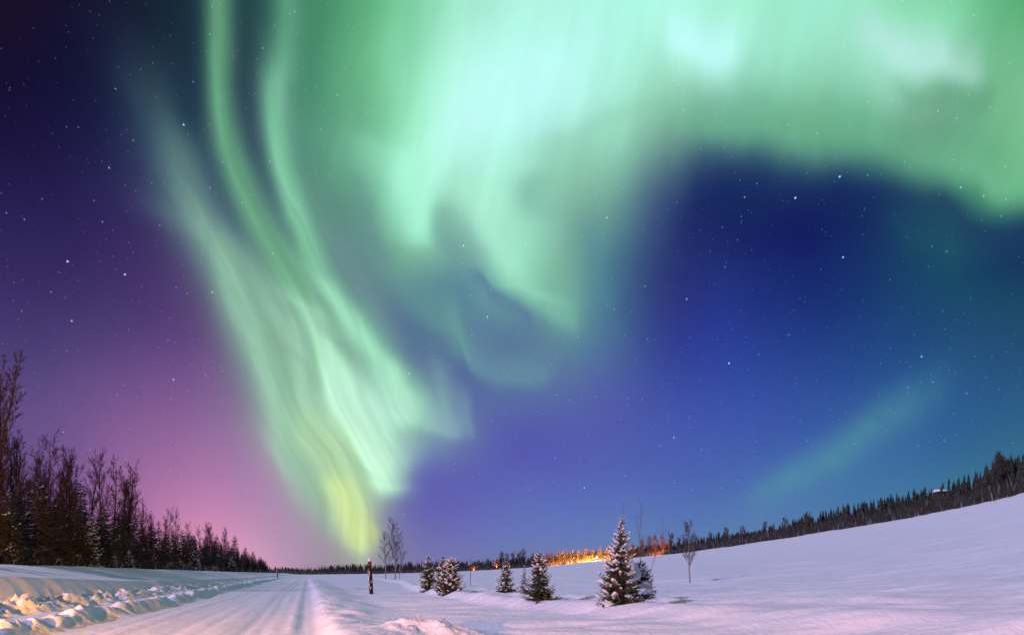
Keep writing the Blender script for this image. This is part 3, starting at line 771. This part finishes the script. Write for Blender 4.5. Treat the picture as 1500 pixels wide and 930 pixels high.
# the heaps of snow that the storm left on the buried spruce
def heap(u, v, depth_from, fwd, rx, rz_, label, seed, peak=0.0):
    rnd = np.random.default_rng(seed)
    x, y, z = place(*depth_from); y -= fwd
    x = (u - U0) / F * y; zc = EYE + (V0 - v) / F * y
    mb = MB()
    th_ = np.linspace(0, math.pi, 13); ph_ = np.linspace(0, 2 * math.pi, 21)[:-1]
    V = []
    for a in th_:
        for b in ph_:
            n = 1 + 0.16 * math.sin(3 * b + seed) * math.sin(a) + 0.10 * math.sin(5 * b + 2 * a * 3 + seed) * math.sin(a) + 0.03 * rnd.standard_normal()
            k = n * (1 - peak * max(0, math.cos(a)) ** 1.0 * 0.55)
            V.append((rx * k * math.sin(a) * math.cos(b), rx * 0.85 * k * math.sin(a) * math.sin(b), rz_ * math.cos(a) * (1 if a < 1.57 else 0.55)))
    Fc = [(i * 20 + j, (i + 1) * 20 + j, (i + 1) * 20 + (j + 1) % 20, i * 20 + (j + 1) % 20) for i in range(12) for j in range(20)]
    mb.add(V, Fc, 0, True)
    o = mb.build('snow_heap', M_TREESNOW); o.location = (x, y, zc)
    return tag(o, label, 'snow heap')
heap(925, 840, (938, 877), 0.70, 0.34, 0.52, 'peaked white heap of snow lodged between the tallest spruce and the buried one', 1, 1.0)
heap(945, 863, (938, 877), 0.40, 0.26, 0.34, 'smaller greyish lump of snow low on the right of the buried spruce', 2, 0.3)

# ------------------------------------------------------------------ bare trees
def bare_tree(h, seed, spread=0.28, nb=16, sub=6, start=0.22, lean=(0, 0), up=0.75, tw=5, rad=0.011, multi=1, twr=0.0016, jit=0.34):
    rnd = np.random.default_rng(seed)
    tr, br = MB(), MB()
    for s_ in range(multi):
        off = np.array([rnd.standard_normal() * 0.03 * h, rnd.standard_normal() * 0.03 * h, 0]) * (multi > 1)
        ld = np.array([lean[0] + rnd.standard_normal() * 0.03, lean[1] + rnd.standard_normal() * 0.03, 0])
        hh = h * (1 - 0.18 * rnd.random() * (s_ > 0))
        ph = rnd.random() * 6
        def axis(t): return off * (1 + t) + np.array([ld[0] * hh * t + 0.012 * hh * math.sin(5 * t + ph), ld[1] * hh * t + 0.012 * hh * math.cos(4 * t + ph), hh * t])
        ts = np.linspace(0, 1, 10)
        tr.tube([axis(t) - np.array([0, 0, 0.15 if t == 0 else 0]) for t in ts], [rad * hh * (1.0 - 0.93 * t) + 0.004 for t in ts], 5)
        for i in range(nb):
            t = start + (0.97 - start) * (i + rnd.random()) / nb
            a = rnd.random() * 6.283
            Lb = hh * spread * (0.35 + 0.65 * math.sin(min(1, (1 - t) * 1.25 + 0.12) * math.pi * 0.5)) * (0.6 + 0.6 * rnd.random())
            d = np.array([math.cos(a), math.sin(a), up + 0.5 * rnd.random() + 0.5 * t]); d /= np.linalg.norm(d)
            p = axis(t); pts = [p]
            dd = d.copy()
            for q in range(4):
                dd = dd + np.array([0, 0, 0.10]) + rnd.standard_normal(3) * 0.06; dd /= np.linalg.norm(dd)
                p = p + dd * Lb / 4; pts.append(p)
            rb = rad * hh * (1.05 - t) * 0.42 + 0.003
            br.tube(pts, [rb, rb * .8, rb * .6, rb * .42, rb * .2], 3, 0, False)
            for j in range(sub):
                q = 0.25 + 0.75 * (j + rnd.random()) / sub
                i0 = min(int(q * 4), 3); b = pts[i0] * (1 - (q * 4 - i0)) + pts[i0 + 1] * (q * 4 - i0)
                e = dd + rnd.standard_normal(3) * jit + np.array([0, 0, 0.15]); e /= np.linalg.norm(e)
                Ls = Lb * (0.5 - 0.25 * q) * (0.7 + 0.6 * rnd.random())
                c1 = b + e * Ls * 0.5 + rnd.standard_normal(3) * Ls * 0.05; c2 = b + e * Ls + np.array([0, 0, Ls * 0.08])
                br.tube([b, c1, c2], [rb * .36, rb * .26, twr * hh * 0.6], 3, 0, False)
                for k in range(tw):
                    g = rnd.random(); b2 = b * (1 - g) + c2 * g
                    e2 = e + rnd.standard_normal(3) * jit * 1.1; e2 /= np.linalg.norm(e2)
                    L2 = Ls * (0.45 + 0.3 * rnd.random()); n = np.cross(e2, rnd.standard_normal(3)); n = n / (np.linalg.norm(n) + 1e-9) * twr * hh
                    br.add([b2 - n, b2 + n, b2 + e2 * L2], [(0, 1, 2)], 0)
    return tr, br

def bare(name, loc, label, cat, group=None, barkm=None, twigm=None, rz=0.0, **kw):
    tr, br = bare_tree(**kw)
    root = empty(name, loc, rz); tag(root, label, cat, group)
    tr.build('trunk', barkm or M_BIRCH, root); br.build('branches', twigm or M_TWIG, root)
    return root

def field_bare(u, vb, vt, label, cat, seed, group=None, yy=None, **kw):
    if yy: x, y = (u - U0) / F * yy, yy; z = h1(x, y)
    else: x, y, z = place(u, vb)
    h = EYE + (V0 - vt) / F * y - z
    return bare('birch_tree', (x, y, z), label, cat, group, h=h, seed=seed, **kw)
G_B = 'bare birches where the road runs out'
field_bare(565, 848, 783, 'shorter leaning leafless birch, leftmost of the three beyond the post', 'birch', 21, G_B, nb=22, sub=8, spread=0.26, start=0.25, rad=0.012)
field_bare(579, 848, 765, 'tallest leafless birch of the three beyond the post', 'birch', 22, G_B, nb=30, sub=9, spread=0.24, start=0.22, rad=0.011)
field_bare(586, 847, 782, 'thin leafless birch at the right edge of the three beyond the post', 'birch', 23, G_B, nb=20, sub=8, spread=0.22, start=0.25, rad=0.009)
field_bare(1011, 852, 768, 'pale leafless sapling alone in the field right of the tallest spruce', 'sapling', 24, nb=34, sub=9, spread=0.27, start=0.24, rad=0.014, up=0.95, twigm=M_TWIG)
field_bare(936, 868, 742, 'tall thin leafless sapling rising behind the tallest spruce', 'sapling', 25, yy=27.5, nb=7, sub=3, tw=3, spread=0.24, start=0.45, rad=0.005, up=1.3, barkm=M_TWIG, lean=(0.03, 0))
field_bare(946, 868, 770, 'short arching leafless sapling leaning right behind the tallest spruce', 'sapling', 26, yy=28.5, nb=6, sub=3, tw=3, spread=0.40, start=0.35, rad=0.004, up=0.7, barkm=M_TWIG, lean=(0.25, 0))

# ------------------------------------------------------------------ post, stake, marker
x, y, z = place(544, 869)
root = tag(empty('marker_post', (x, y, z)), 'thick dark red leaning post with snow stuck to it beside the road', 'post')
hp = 47 * y / F; rp = 2.7 * y / F; lean = -0.055
rnd = np.random.default_rng(2)
mb = MB(); ks = np.linspace(-0.1, 1, 14)
mb.tube([(lean * hp * max(k, 0), 0, hp * k) for k in ks], [rp * (1.05 - 0.12 * k + 0.008 * rnd.standard_normal()) for k in ks], 12)
mb.build('pole', M_POST, root)
mb = MB(); mb.tube([(lean * hp * k, 0, hp * k) for k in (0.86, 0.94)], [rp * 0.99, rp * 0.97], 14); mb.build('reflector_band', M_REDRING, root)
mb = MB()
for k in range(9):
    t = (0.16 + 0.60 * k / 9); a = -1.9 + 0.9 * rnd.random() - 0.6 * (k % 3)
    clump(mb, (lean * hp * t + math.cos(a) * rp * 0.95, math.sin(a) * rp * 0.95, hp * t), (0.1, 0.1, 1), 0.09 * (0.6 + rnd.random()), 0.035, 0.03, rnd)
mb.build('stuck_snow', M_TREESNOW, root)
mb = MB(); V = ICO1 * np.array([rp * 1.12, rp * 1.12, rp * 1.7]); V[:, 2] = np.where(V[:, 2] < 0, V[:, 2] * 0.3, V[:, 2])
mb.add(V + np.array([lean * hp, 0, hp * 1.0]), ICOF1, 0, True); mb.build('snow_cap', M_TREESNOW, root)

def stake(u, vb, vt, label, rpx=0.5, leanx=0.0):
    x, y, z = place(u, vb); hh = (vb - vt) * y / F
    mb = MB(); mb.tube([(0, 0, -0.1), (leanx * hh * .5, 0, hh * .5), (leanx * hh, 0, hh)], [rpx * y / F] * 3, 8)
    root = tag(empty('snow_stake', (x, y, z)), label, 'stake')
    mb.build('pole', M_TWIG, root)
    mb = MB(); clump(mb, (leanx * hh, 0, hh), (1, 0, 0), rpx * y / F * 1.2, rpx * y / F * 1.2, rpx * y / F * 1.1, rnd); mb.build('snow_cap', M_TREESNOW, root)
stake(689, 857, 837, 'thin upright stake in the snow between the spruce clump and the small lone spruce', 0.45)
stake(407, 846, 836, 'short dark stake on the snow bank where the left forest ends', 0.8, -0.12)

# ------------------------------------------------------------------ prototypes for the forests
def far_spruce_mesh(seed, h=8.0, r=1.15, snow=0.25, power=0.7, per=6, whorl=0.5, twig=4):
    tr, fo, sn = spruce_meshes(h=h, r=r, seed=seed, whorl=whorl, per=per, twig=twig, snow=snow, fine=False, power=power, droop=0.5)
    return tr, fo, sn
def proto_spruce(seed, **kw):
    tr, fo, sn = far_spruce_mesh(seed, **kw)
    return tr.mesh('trunk', M_BARK), join(fo, sn, 2).mesh('foliage', [M_BARK, M_NEEDLEFAR, M_TREESNOW])
def proto_single(seed, **kw):
    """far away: one mesh with trunk, needles and snow as materials"""
    tr, fo, sn = far_spruce_mesh(seed, **kw)
    mb = MB()
    for q, k in ((tr, {0: 0}), (fo, {0: 0, 1: 1}), (sn, {0: 2})):
        if not q.n: continue
        base = mb.n
        mb.v += q.v; mb.f += [tuple(base + i for i in f) for f in q.f]; mb.mi += [k[i] for i in q.mi]; mb.sm += q.sm; mb.n += q.n
    return mb.mesh('spruce_tree', [M_BARK, M_NEEDLEFAR, M_TREESNOW])
def make_parts(name, loc, parts, label, cat, group, rz, sc):
    r_ = empty(name, loc, rz); r_.scale = sc; tag(r_, label, cat, group)
    for nm, me in parts:
        if me is None: continue
        o = bpy.data.objects.new(nm, me); COL.objects.link(o); o.parent = r_
    return r_

rnd = np.random.default_rng(77)
# left forest: its front edge runs parallel to the road, 21 m from it
LS = [proto_spruce(100 + i, h=8.0, r=1.5 + 0.25 * (i % 3), snow=[0.05, 0.14, 0.09, 0.03][i % 4], per=7, whorl=0.36, twig=5, power=0.62) for i in range(5)]
LB = []
for i in range(6):
    tr, br = bare_tree(h=10.0, seed=200 + i, nb=30, sub=7, spread=0.19 + 0.03 * (i % 3), start=0.3, up=1.3, tw=4, rad=0.009, multi=[1, 2, 1, 3, 2, 1][i], twr=0.0017)
    LB.append((tr.mesh('trunk', M_TWIGD), br.mesh('branches', M_TWIGD)))
def ls_pos(u, s0):
    a = (u - U0) / F; yy = s0 / (a + 0.375); return a * yy, yy
GLS, GLB = 'dark spruces of the forest left of the road', 'leafless trees of the forest left of the road'
def left_spruce(x, y, h, label, k=None):
    k = int(rnd.integers(5)) if k is None else k
    tr, fo = LS[k]
    w = h / 8 * (0.85 + 0.3 * rnd.random())
    return make_parts('spruce_tree', (x, y, h1(x, y) - 0.1), [('trunk', tr), ('foliage', fo)], label, 'spruce', GLS, rnd.random() * 6.28, (w, w, h / 8))
def left_bare(x, y, h, label, k=None):
    k = int(rnd.integers(5)) if k is None else k
    tr, br = LB[k]
    w = h / 10 * (0.85 + 0.25 * rnd.random())
    return make_parts('birch_tree', (x, y, h1(x, y) - 0.1), [('trunk', tr), ('branches', br)], label, 'birch', GLB, rnd.random() * 6.28, (w, w, h / 10))
def top_h(u, v, s0):
    x, y = ls_pos(u, s0); return x, y, EYE + (V0 - v) / F * y - h1(x, y)
LABB = 'slender leafless tree standing above the dark spruces left of the road'
for u, v, s0, k, lab in [(-14, 600, -22, 1, None), (6, 566, -23, 0, None), (28, 640, -22, 3, None), (58, 645, -22.5, 1, None), (95, 668, -22, 3, None), 
                    (124, 664, -24, 4, None), (146, 669, -22, 2, None), (168, 677, -22, 0, None), (180, 684, -22.5, 1, None), (190, 700, -24, 3, None), (205, 738, -22, 1, None), (242, 748, -23, 1, None),
                    (256, 748, -22, 0, None), (222, 752, -24, 3, None), (274, 768, -23, 2, None), (296, 766, -22, 4, None), (308, 770, -23, 3, None), (325, 774, -22, 1, None), (78, 676, -22, 4, None), ]:
    x, y, h = top_h(u, v, s0); left_bare(x, y, h, lab or LABB, k)
# the tallest tree at the very edge, leaning into the picture
x, y = ls_pos(-16, -21.5); hh = EYE + (V0 - 528) / F * y - h1(x, y)
bare('birch_tree', (x, y, h1(x, y)), 'tallest leafless tree, leaning right at the left edge of the picture', 'birch', GLB, M_TWIGD, M_TWIGD, h=hh, seed=33, nb=30, sub=8, spread=0.17, start=0.2, up=1.4, rad=0.008, lean=(0.12, 0), multi=2)
LABS = 'dark spruce in the forest left of the road'
for u, v, s0, k in [(53, 690, -21.5, 1), (118, 700, -22, 1), (25, 705, -21.5, 0), (88, 730, -21, 2), (198, 752, -21.5, 0), (232, 760, -21.5, 3), (268, 774, -21.5, 1), (318, 782, -21.5, 2), (343, 783, -21.5, 1), (360, 800, -22, 2), (334, 790, -22, 3),
                    (150, 735, -21.5, 2), (176, 745, -21.5, 4), (285, 782, -22, 0), (371, 806, -22, 1), (380, 814, -21, 3), (-20, 700, -21, 2), (5, 715, -20.5, 4), (70, 725, -21.5, 3), (300, 785, -21, 4)]:
    x, y, h = top_h(u, v, s0); left_spruce(x, y, h, LABS, k)
n = 0
while n < 115:
    y = 20 * math.exp(rnd.random() * math.log(300 / 20)); s0 = -20.3 - 16 * rnd.random() ** 1.3
    x = s0 - 0.375 * y
    u = U0 + F * x / y
    if u < -260 or u > 388: continue
    hmax = EYE + (V0 - np.interp(u, [-260, 0, 60, 150, 200, 300, 345, 388], [560, 715, 725, 745, 762, 788, 800, 818])) / F * y - h1(x, y)
    left_spruce(x, y, max(3.0, hmax * (0.55 + 0.5 * rnd.random())), LABS); n += 1
for n in range(34):
    y = 130 * math.exp(rnd.random() * math.log(330 / 130)); s0 = -20.5 - 10 * rnd.random(); x = s0 - 0.375 * y; u = U0 + F * x / y
    vt = np.interp(u, [240, 300, 345, 388, 400], [772, 792, 802, 820, 826])
    left_spruce(x, y, max(2.5, (EYE + (V0 - vt) / F * y - h1(x, y)) * (0.8 + 0.25 * rnd.random())), LABS)
for n in range(26):
    y = 30 * math.exp(rnd.random() * math.log(230 / 30)); s0 = -24 - 14 * rnd.random(); x = s0 - 0.375 * y; u = U0 + F * x / y
    if u > 375: continue
    vt = np.interp(u, [-260, 0, 60, 150, 200, 300, 345, 388], [520, 665, 680, 700, 745, 772, 790, 815])
    left_bare(x, y, max(4, (EYE + (V0 - vt) / F * y - h1(x, y)) * (0.58 + 0.3 * rnd.random())), LABB)
# the snow laden one that leans in front, and small ones at the forest's foot
x, y = ls_pos(131, -19.8)
spruce('spruce_tree', (x, y, h1(x, y) - 0.05), 'bent young spruce caked with snow in front of the dark forest', 'snowy young spruces at the foot of the left forest', h=(832 - 757) * y / F, r=0.85, seed=55, whorl=0.24, per=6, twig=5, snow=0.95, lean=0.3, power=0.55, droop=0.9)
for u, v, s0, sd, lab in [(285, 806, -19.6, 56, 'small snowy spruce at the forest foot halfway to the far end of the left bank'), (340, 815, -19.6, 57, 'small snowy spruce at the forest foot nearest the far end of the left bank'),
                     (190, 806, -19.6, 58, 'squat snowy spruce at the forest foot right of the bent snow caked one'), (18, 792, -19.8, 59, 'snowy spruce bush at the forest foot in the left corner')]:
    x, y, h = top_h(u, v, s0)
    spruce('spruce_tree', (x, y, h1(x, y) - 0.05), lab, 'snowy young spruces at the foot of the left forest', h=h, r=h * 0.33, seed=sd, whorl=h * 0.07, per=6, twig=5, snow=0.75, power=0.6, droop=0.8)

# undergrowth at the foot of the left forest: bent frosted stems and scrub, nobody could count it
mb = MB(); rr = np.random.default_rng(8)
UY = 17 * np.exp(rr.random(5600) * math.log(320 / 17)); US = -19.2 - 9 * rr.random(5600) ** 1.5; UX = US - 0.375 * UY; UZ = height(UX, UY)
for x, y, s0, z in zip(UX, UY, US, UZ):
    L_ = (0.5 + 1.3 * rr.random()) * (1 + 0.8 * rr.random() * (s0 < -21)); a = rr.random() * 6.283; w = 0.012 + y * 0.00035
    p0 = np.array([x, y, z - 0.05]); d = np.array([math.cos(a) * 0.5, math.sin(a) * 0.5, 1.0])
    p1 = p0 + d * L_ * 0.5; p2 = p1 + np.array([d[0] * L_ * .6, d[1] * L_ * .6, L_ * (0.4 - 0.6 * rr.random())])
    mi = 1 if rr.random() < 0.12 else 0
    q = np.array([w, w * 0.3, 0])
    mb.add([p0 - q, p0 + q, p1 + q, p1 - q, p2], [(0, 1, 2, 3), (3, 2, 4)], mi)
    for k in range(5):
        g = rr.random(); b = p1 * (1 - g) + p2 * g; e = rr.standard_normal(3); e[2] = abs(e[2]) * 0.5; e *= 0.22 * L_
        mb.add([b, b + q + [0, 0, w], b + e], [(0, 1, 2)], mi)
tag(mb.build('undergrowth', [M_SCRUB, M_FROST]), 'tangled snowy scrub along the foot of the forest left of the road', 'undergrowth', kind='stuff')

# ------------------------------------------------------------------ far tree line round the field
FS = [proto_single(300 + i, h=8.0, r=[0.95, 1.2, 1.05, 1.35, 0.85, 1.15][i], snow=[0.10, 0.45, 0.2, 0.7, 0.1, 0.5][i], per=5, whorl=0.52, twig=4, power=0.6) for i in range(6)]
def edge_at(u):
    t = th(u); Rr = np.interp(t, E_TH2, E_R2); return Rr * math.sin(R(t)), Rr * math.cos(R(t)), t
GF = 'spruces of the far tree line round the snow field'
def far_spruce(u, back, h, k, label, g=GF):
    x0, y0, t = edge_at(u)
    x, y = x0 + back * math.sin(R(t)), y0 + back * math.cos(R(t))
    o = bpy.data.objects.new('spruce_tree', FS[k]); COL.objects.link(o)
    o.location = (x, y, h1(x, y) - 0.1); w = h / 8 * (0.85 + 0.35 * rnd.random())
    o.scale = (w, w, h / 8); o.rotation_euler = (0, 0, rnd.random() * 6.28)
    return tag(o, label, 'spruce', g)
def hprof(u):  # tree height in metres along the tree line
    return np.interp(u, [440, 560, 700, 800, 860, 950, 1010, 1100, 1200, 1225, 1300, 1430, 1450, 1500, 1600], [8.5, 9.5, 9.0, 9.5, 8.5, 8.5, 9.0, 10, 10, 11.5, 10.5, 10, 13, 13, 14])
u = 447.0
cnt = 0
while u < 1560 and cnt < 180:
    dep = edge_at(u)[1]
    h = hprof(u) * (0.58 + 0.48 * rnd.random() + 0.35 * float(vnoise(np.array([u / 23.0]), np.array([0.5]), 7)[0]))
    if not (1448 < u < 1476):
        if u > 600: far_spruce(u, 1.5 + 7 * rnd.random(), h, int(rnd.integers(6)), 'narrow dark spruce in the tree line at the far side of the snow field')
        else: far_spruce(u, 1 + 8 * rnd.random(), h * 0.9, int(rnd.integers(6)), 'narrow dark spruce in the low tree line beyond the end of the road', 'spruces beyond the end of the road')
        cnt += 1
    u += (2.1 if u > 950 else 3.3) * (300 / dep) ** 0.75 * (0.6 + 0.8 * rnd.random())
# the rounded tree among the spires near the right edge
x, y, t = edge_at(1463); yb = y + 3
x = (1463 - U0) / F * yb
bare('willow_tree', (x, yb, h1(x, yb)), 'round headed frosted willow standing among pointed spruces near the right edge', 'willow', None, M_BARK, M_BRUSH, h=EYE + (V0 - 668) / F * yb - h1(x, yb), seed=60, nb=60, sub=10, spread=0.25, start=0.08, up=1.5, tw=6, rad=0.010, multi=4, twr=0.003)

# everything further back, too dense to count: more spruces and grey scrub as one mass
mb = MB(); rr = np.random.default_rng(10)
def cone_tree(x, y, z, h, r, mi):
    V, Fc = [], []
    n = 6; L_ = int(6 + 3 * rr.random())
    for k in range(L_):
        t = k / L_; zz = z + h * (0.08 + 0.9 * t); rk = r * (1 - t) ** 0.7 * (0.7 + 0.6 * rr.random()) + 0.05; a0 = rr.random() * 6.28
        b = len(V); V.append((x, y, zz + h * 0.9 / L_ * 1.5))
        for j in range(n):
            q = rk * (0.6 + 0.8 * rr.random()); V.append((x + q * math.cos(a0 + j * 6.283 / n), y + q * math.sin(a0 + j * 6.283 / n), zz - 0.2 * rr.random()))
        Fc += [(b, b + 1 + j, b + 1 + (j + 1) % n) for j in range(n)]
    mb.add(V, Fc, mi)
def scatter(n, u0, u1, backs):
    us = u0 + (u1 - u0) * rr.random(n); ts = np.degrees(np.arctan2((us - U0) / F, 1)); rs = np.interp(ts, E_TH2, E_R2) + backs
    xs, ys = rs * np.sin(np.radians(ts)), rs * np.cos(np.radians(ts))
    return us, backs, xs, ys, height(xs, ys)
for u, back, x, y, z in zip(*scatter(2800, 360, 1620, 6 + 45 * rr.random(2800))):
    h = hprof(u) * (0.45 + 0.42 * rr.random() + 0.3 * float(vnoise(np.array([u / 31.0]), np.array([0.5]), 9)[0])) * (0.8 if u < 470 else 1); cone_tree(x, y, z - 0.2, h, 0.6 + 0.6 * rr.random(), 0)
for u, back, x, y, z in zip(*scatter(9000, 372, 1622, -1.5 + 10 * rr.random(9000) ** 1.4)):
    h = (1.6 + 3.0 * rr.random()) * (1.2 if u > 1000 else 1.0) * (1.0 if back > 1 else 0.6); 
    for k in range(3):
        a = rr.random() * 6.283; e = np.array([math.cos(a) * 0.25, math.sin(a) * 0.25, 1]) * h * (0.7 + 0.3 * rr.random()); w = 0.10 + 0.14 * rr.random()
        mb.add([(x - w, y, z - .1), (x + w, y, z - .1), (x + e[0], y + e[1], z + e[2])], [(0, 1, 2)], 2 if rr.random() < 0.08 else 1)
tag(mb.build('distant_forest', [M_NEEDLEFAR, M_BRUSH, M_FROST]), 'dark mass of spruce and grey scrub filling in behind the tree line round the field', 'forest', kind='stuff')

# leafless trees that stand a little higher in the far tree line
FB = []
for i in range(3):
    tr, br = bare_tree(h=9.0, seed=400 + i, nb=22, sub=7, spread=0.30, start=0.15, up=0.9, tw=4, rad=0.012, multi=2, twr=0.006)
    q = MB()
    for a, k in ((tr, 0), (br, 1)):
        base = q.n; q.v += a.v; q.f += [tuple(base + i for i in f) for f in a.f]; q.mi += [k] * len(a.f); q.sm += a.sm; q.n += a.n
    FB.append(q.mesh('birch_tree', [M_TWIG, M_TWIG]))
for u in [598, 700, 712, 735, 744, 752, 760, 768, 780, 800, 808, 818, 826, 836, 846, 858, 868, 880, 892, 905, 925, 940, 952, 962, 972, 982, 994, 1005, 1020, 1040, 1065, 1090, 1118, 1150, 1185]:
    x0, y0, t = edge_at(u); back = 2 + 6 * rnd.random()
    x, y = x0 + back * math.sin(R(t)), y0 + back * math.cos(R(t)); z = h1(x, y)
    h = hprof(u) * (0.95 + 0.25 * rnd.random()) * (1.1 if 730 < u < 770 or 930 < u < 990 else 0.84)
    o = bpy.data.objects.new('birch_tree', FB[int(rnd.integers(3))]); COL.objects.link(o)
    o.location = (x, y, z - .1); o.scale = (h / 9,) * 3; o.rotation_euler = (0, 0, rnd.random() * 6.28)
    tag(o, 'brown leafless tree in the tree line at the far side of the snow field', 'birch', 'leafless trees of the far tree line')

# ------------------------------------------------------------------ cabin roof on the hill
for u, k, dh in [(1366, 2, .4), (1371, 0, -.7), (1376, 4, -1.0), (1381, 2, -.9), (1386, 5, -.5), (1391, 1, .6)]:
    ya = edge_at(u)[1]; far_spruce(u, 1.5, EYE + (V0 - 716) / F * ya - h1((u - U0) / F * ya, ya) + dh, k, 'narrow dark spruce in the tree line at the far side of the snow field')
x0, y0, t = edge_at(1378); yb = y0 + 9; x = (1378 - U0) / F * yb; z = h1(x, yb)
top = EYE + (V0 - 714) / F * yb - z
root = tag(empty('cabin', (x, yb, z - 0.35), R(-14)), 'small cabin among the spruces on the hill, only its snowy roof showing', 'cabin')
mb = MB(); mb.box((-1.4, -1.2, -0.3), (1.4, 1.2, top - 0.9)); mb.build('wall', M_WALL, root)
mb = MB(); mb.add([(-1.6, -1.4, top - .95), (1.6, -1.4, top - .95), (1.6, 1.4, top - .95), (-1.6, 1.4, top - .95), (-1.6, 0, top - .15), (1.6, 0, top - .15)], [(0, 1, 5, 4), (2, 3, 4, 5), (0, 4, 3), (1, 2, 5), (0, 3, 2, 1)]); mb.build('roof', M_WALL, root)
mb = MB(); mb.add([(-1.65, -1.5, top - .92), (1.65, -1.5, top - .92), (1.65, 1.5, top - .92), (-1.65, 1.5, top - .92), (-1.65, -1.5, top - .75), (1.65, -1.5, top - .75), (1.65, 1.5, top - .75), (-1.65, 1.5, top - .75), (-1.65, 0, top - .1), (1.65, 0, top - .1)],
                  [(0, 1, 5, 4), (2, 3, 7, 6), (4, 5, 9, 8), (6, 7, 8, 9), (0, 4, 8, 7, 3), (1, 2, 6, 9, 5)], 0, True); mb.build('roof_snow', M_TREESNOW, root)

# ------------------------------------------------------------------ lit lamps
def point(loc, color, energy, rad=0.1, parent=None):
    d = bpy.data.lights.new('lamp_light', 'POINT'); d.color = color; d.energy = energy; d.shadow_soft_size = rad
    o = bpy.data.objects.new('lamp_light', d); COL.objects.link(o); o.location = loc
    if parent: o.parent = parent
    return o
def lamp_post(loc, h, label, energy, color, glow, group=None, arm=(0.9, 0), head=0.2, rz=0.0):
    root = tag(empty('street_lamp', loc, rz), label, 'street lamp', group)
    mb = MB(); mb.tube([(0, 0, -.2), (0, 0, h * .6), (0, 0, h), (arm[0] * .5, 0, h + .25), (arm[0], 0, h + .3)], [.08, .065, .05, .04, .035], 8); mb.build('pole', M_STEEL, root)
    mb = MB(); V = ICO1 * np.array([head * 1.5, head, head * .6]); mb.add(V + np.array([arm[0], 0, h + .36]), ICOF1, 0, True); mb.build('lamp_housing', M_STEEL, root)
    mb = MB(); mb.add(ICO1 * np.array([head * 1.1, head * .8, head * .5]) + np.array([arm[0], 0, h + .17]), ICOF1, 0, True); mb.build('lamp_glass', glow, root)
    point((arm[0], 0, h - 0.15), color, energy, 0.15, root)
    return root
ORANGE = (1.0, 0.36, 0.06)
# sodium lamp behind the viewer: it lights the ploughed bank, the ridge and the snow heap
sl_root = lamp_post((-6.5, -2.0, h1(-6.5, -2.0)), 1.9, 'low sodium lamp beside the road behind the viewer', 12500, (1.0, 0.38, 0.10), M_LAMP, None, (-0.5, 0), 0.16)
d = bpy.data.lights.new('lamp_light', 'SPOT'); d.color = (1.0, 0.40, 0.06); d.energy = 34000; d.spot_size = R(104); d.spot_blend = 1.0; d.shadow_soft_size = 0.12  # added spot without a fixture of its own, throws extra orange on the bank
o = bpy.data.objects.new('lamp_light', d); COL.objects.link(o); o.parent = sl_root; o.location = (-0.5, 0.3, 1.9)
o.rotation_euler = Vector((-15, 25, -2.4)).to_track_quat('-Z', 'Y').to_euler()
def floodlight(u, dv, h, label, energy, color, glow, cone=84, tilt=24, aim=0.0, head=0.2, group='lights among the trees across the field'):
    x0, y0, t = edge_at(u); x, y = x0 + dv * math.sin(R(t)), y0 + dv * math.cos(R(t))
    root = tag(empty('floodlight', (x, y, h1(x, y)), -R(t) - aim), label, 'floodlight', group)
    mb = MB(); mb.tube([(0, 0, -.2), (0, 0, h)], [.07, .05], 8); mb.build('pole', M_STEEL, root)
    mb = MB(); mb.box((-head, -head * .5, h), (head, head * .5, h + head * 1.2)); mb.build('lamp_housing', M_STEEL, root)
    mb = MB(); mb.box((-head * .85, head * .5, h + head * .1), (head * .85, head * .5 + .03, h + head * 1.1)); mb.build('lamp_glass', glow, root)
    d = bpy.data.lights.new('lamp_light', 'SPOT'); d.color = color; d.energy = energy; d.spot_size = R(cone); d.spot_blend = 0.5; d.shadow_soft_size = 0.15
    o = bpy.data.objects.new('lamp_light', d); COL.objects.link(o); o.parent = root
    o.location = (0, head * .5 + .2, h + head * .6); o.rotation_euler = (R(90 + tilt), 0, 0)
    return root
AMBER = (1.0, 0.30, 0.03)
floodlight(812, -13, 1.5, 'floodlight at the left end of the orange lit trees across the field', 48000, AMBER, M_LAMP)
floodlight(836, -13, 1.5, 'floodlight in front of the orange lit trees, second from their left end', 64000, (1.0, 0.34, 0.04), M_LAMP)
floodlight(858, -13, 1.5, 'floodlight in front of the yellowest lit trees, left of the glaring lamp', 120000, (1.0, 0.42, 0.07), M_LAMP)
floodlight(888, -13, 1.5, 'floodlight between the glaring lamp and the tallest spruce', 80000, (1.0, 0.36, 0.05), M_LAMP)
floodlight(914, -13, 1.5, 'floodlight hidden behind the tallest spruce', 30000, AMBER, M_LAMP)
floodlight(962, -10, 1.6, 'dim red orange floodlight under the trees right of the tallest spruce', 24000, (1.0, 0.20, 0.03), M_LAMP, 84)
floodlight(727, -4.5, 1.0, 'small floodlight making one tree glow above the small lone spruce', 26000, (1.0, 0.20, 0.02), M_LAMP, 36, 22)
floodlight(694, -4, 0.8, 'faint floodlight making a tree foot glow above the thin stake', 10000, (1.0, 0.20, 0.02), M_LAMP, 50, 10)
lx, ly, lt = edge_at(874); lx -= 5 * math.sin(R(lt)); ly -= 5 * math.cos(R(lt))
lamp_post((lx, ly, h1(lx, ly)), 2.2, 'glaring white lamp low at the field edge left of the tallest spruce', 3800, (1.0, 0.62, 0.25), M_LAMPW, None, (0.5, 0), 0.34, R(90))
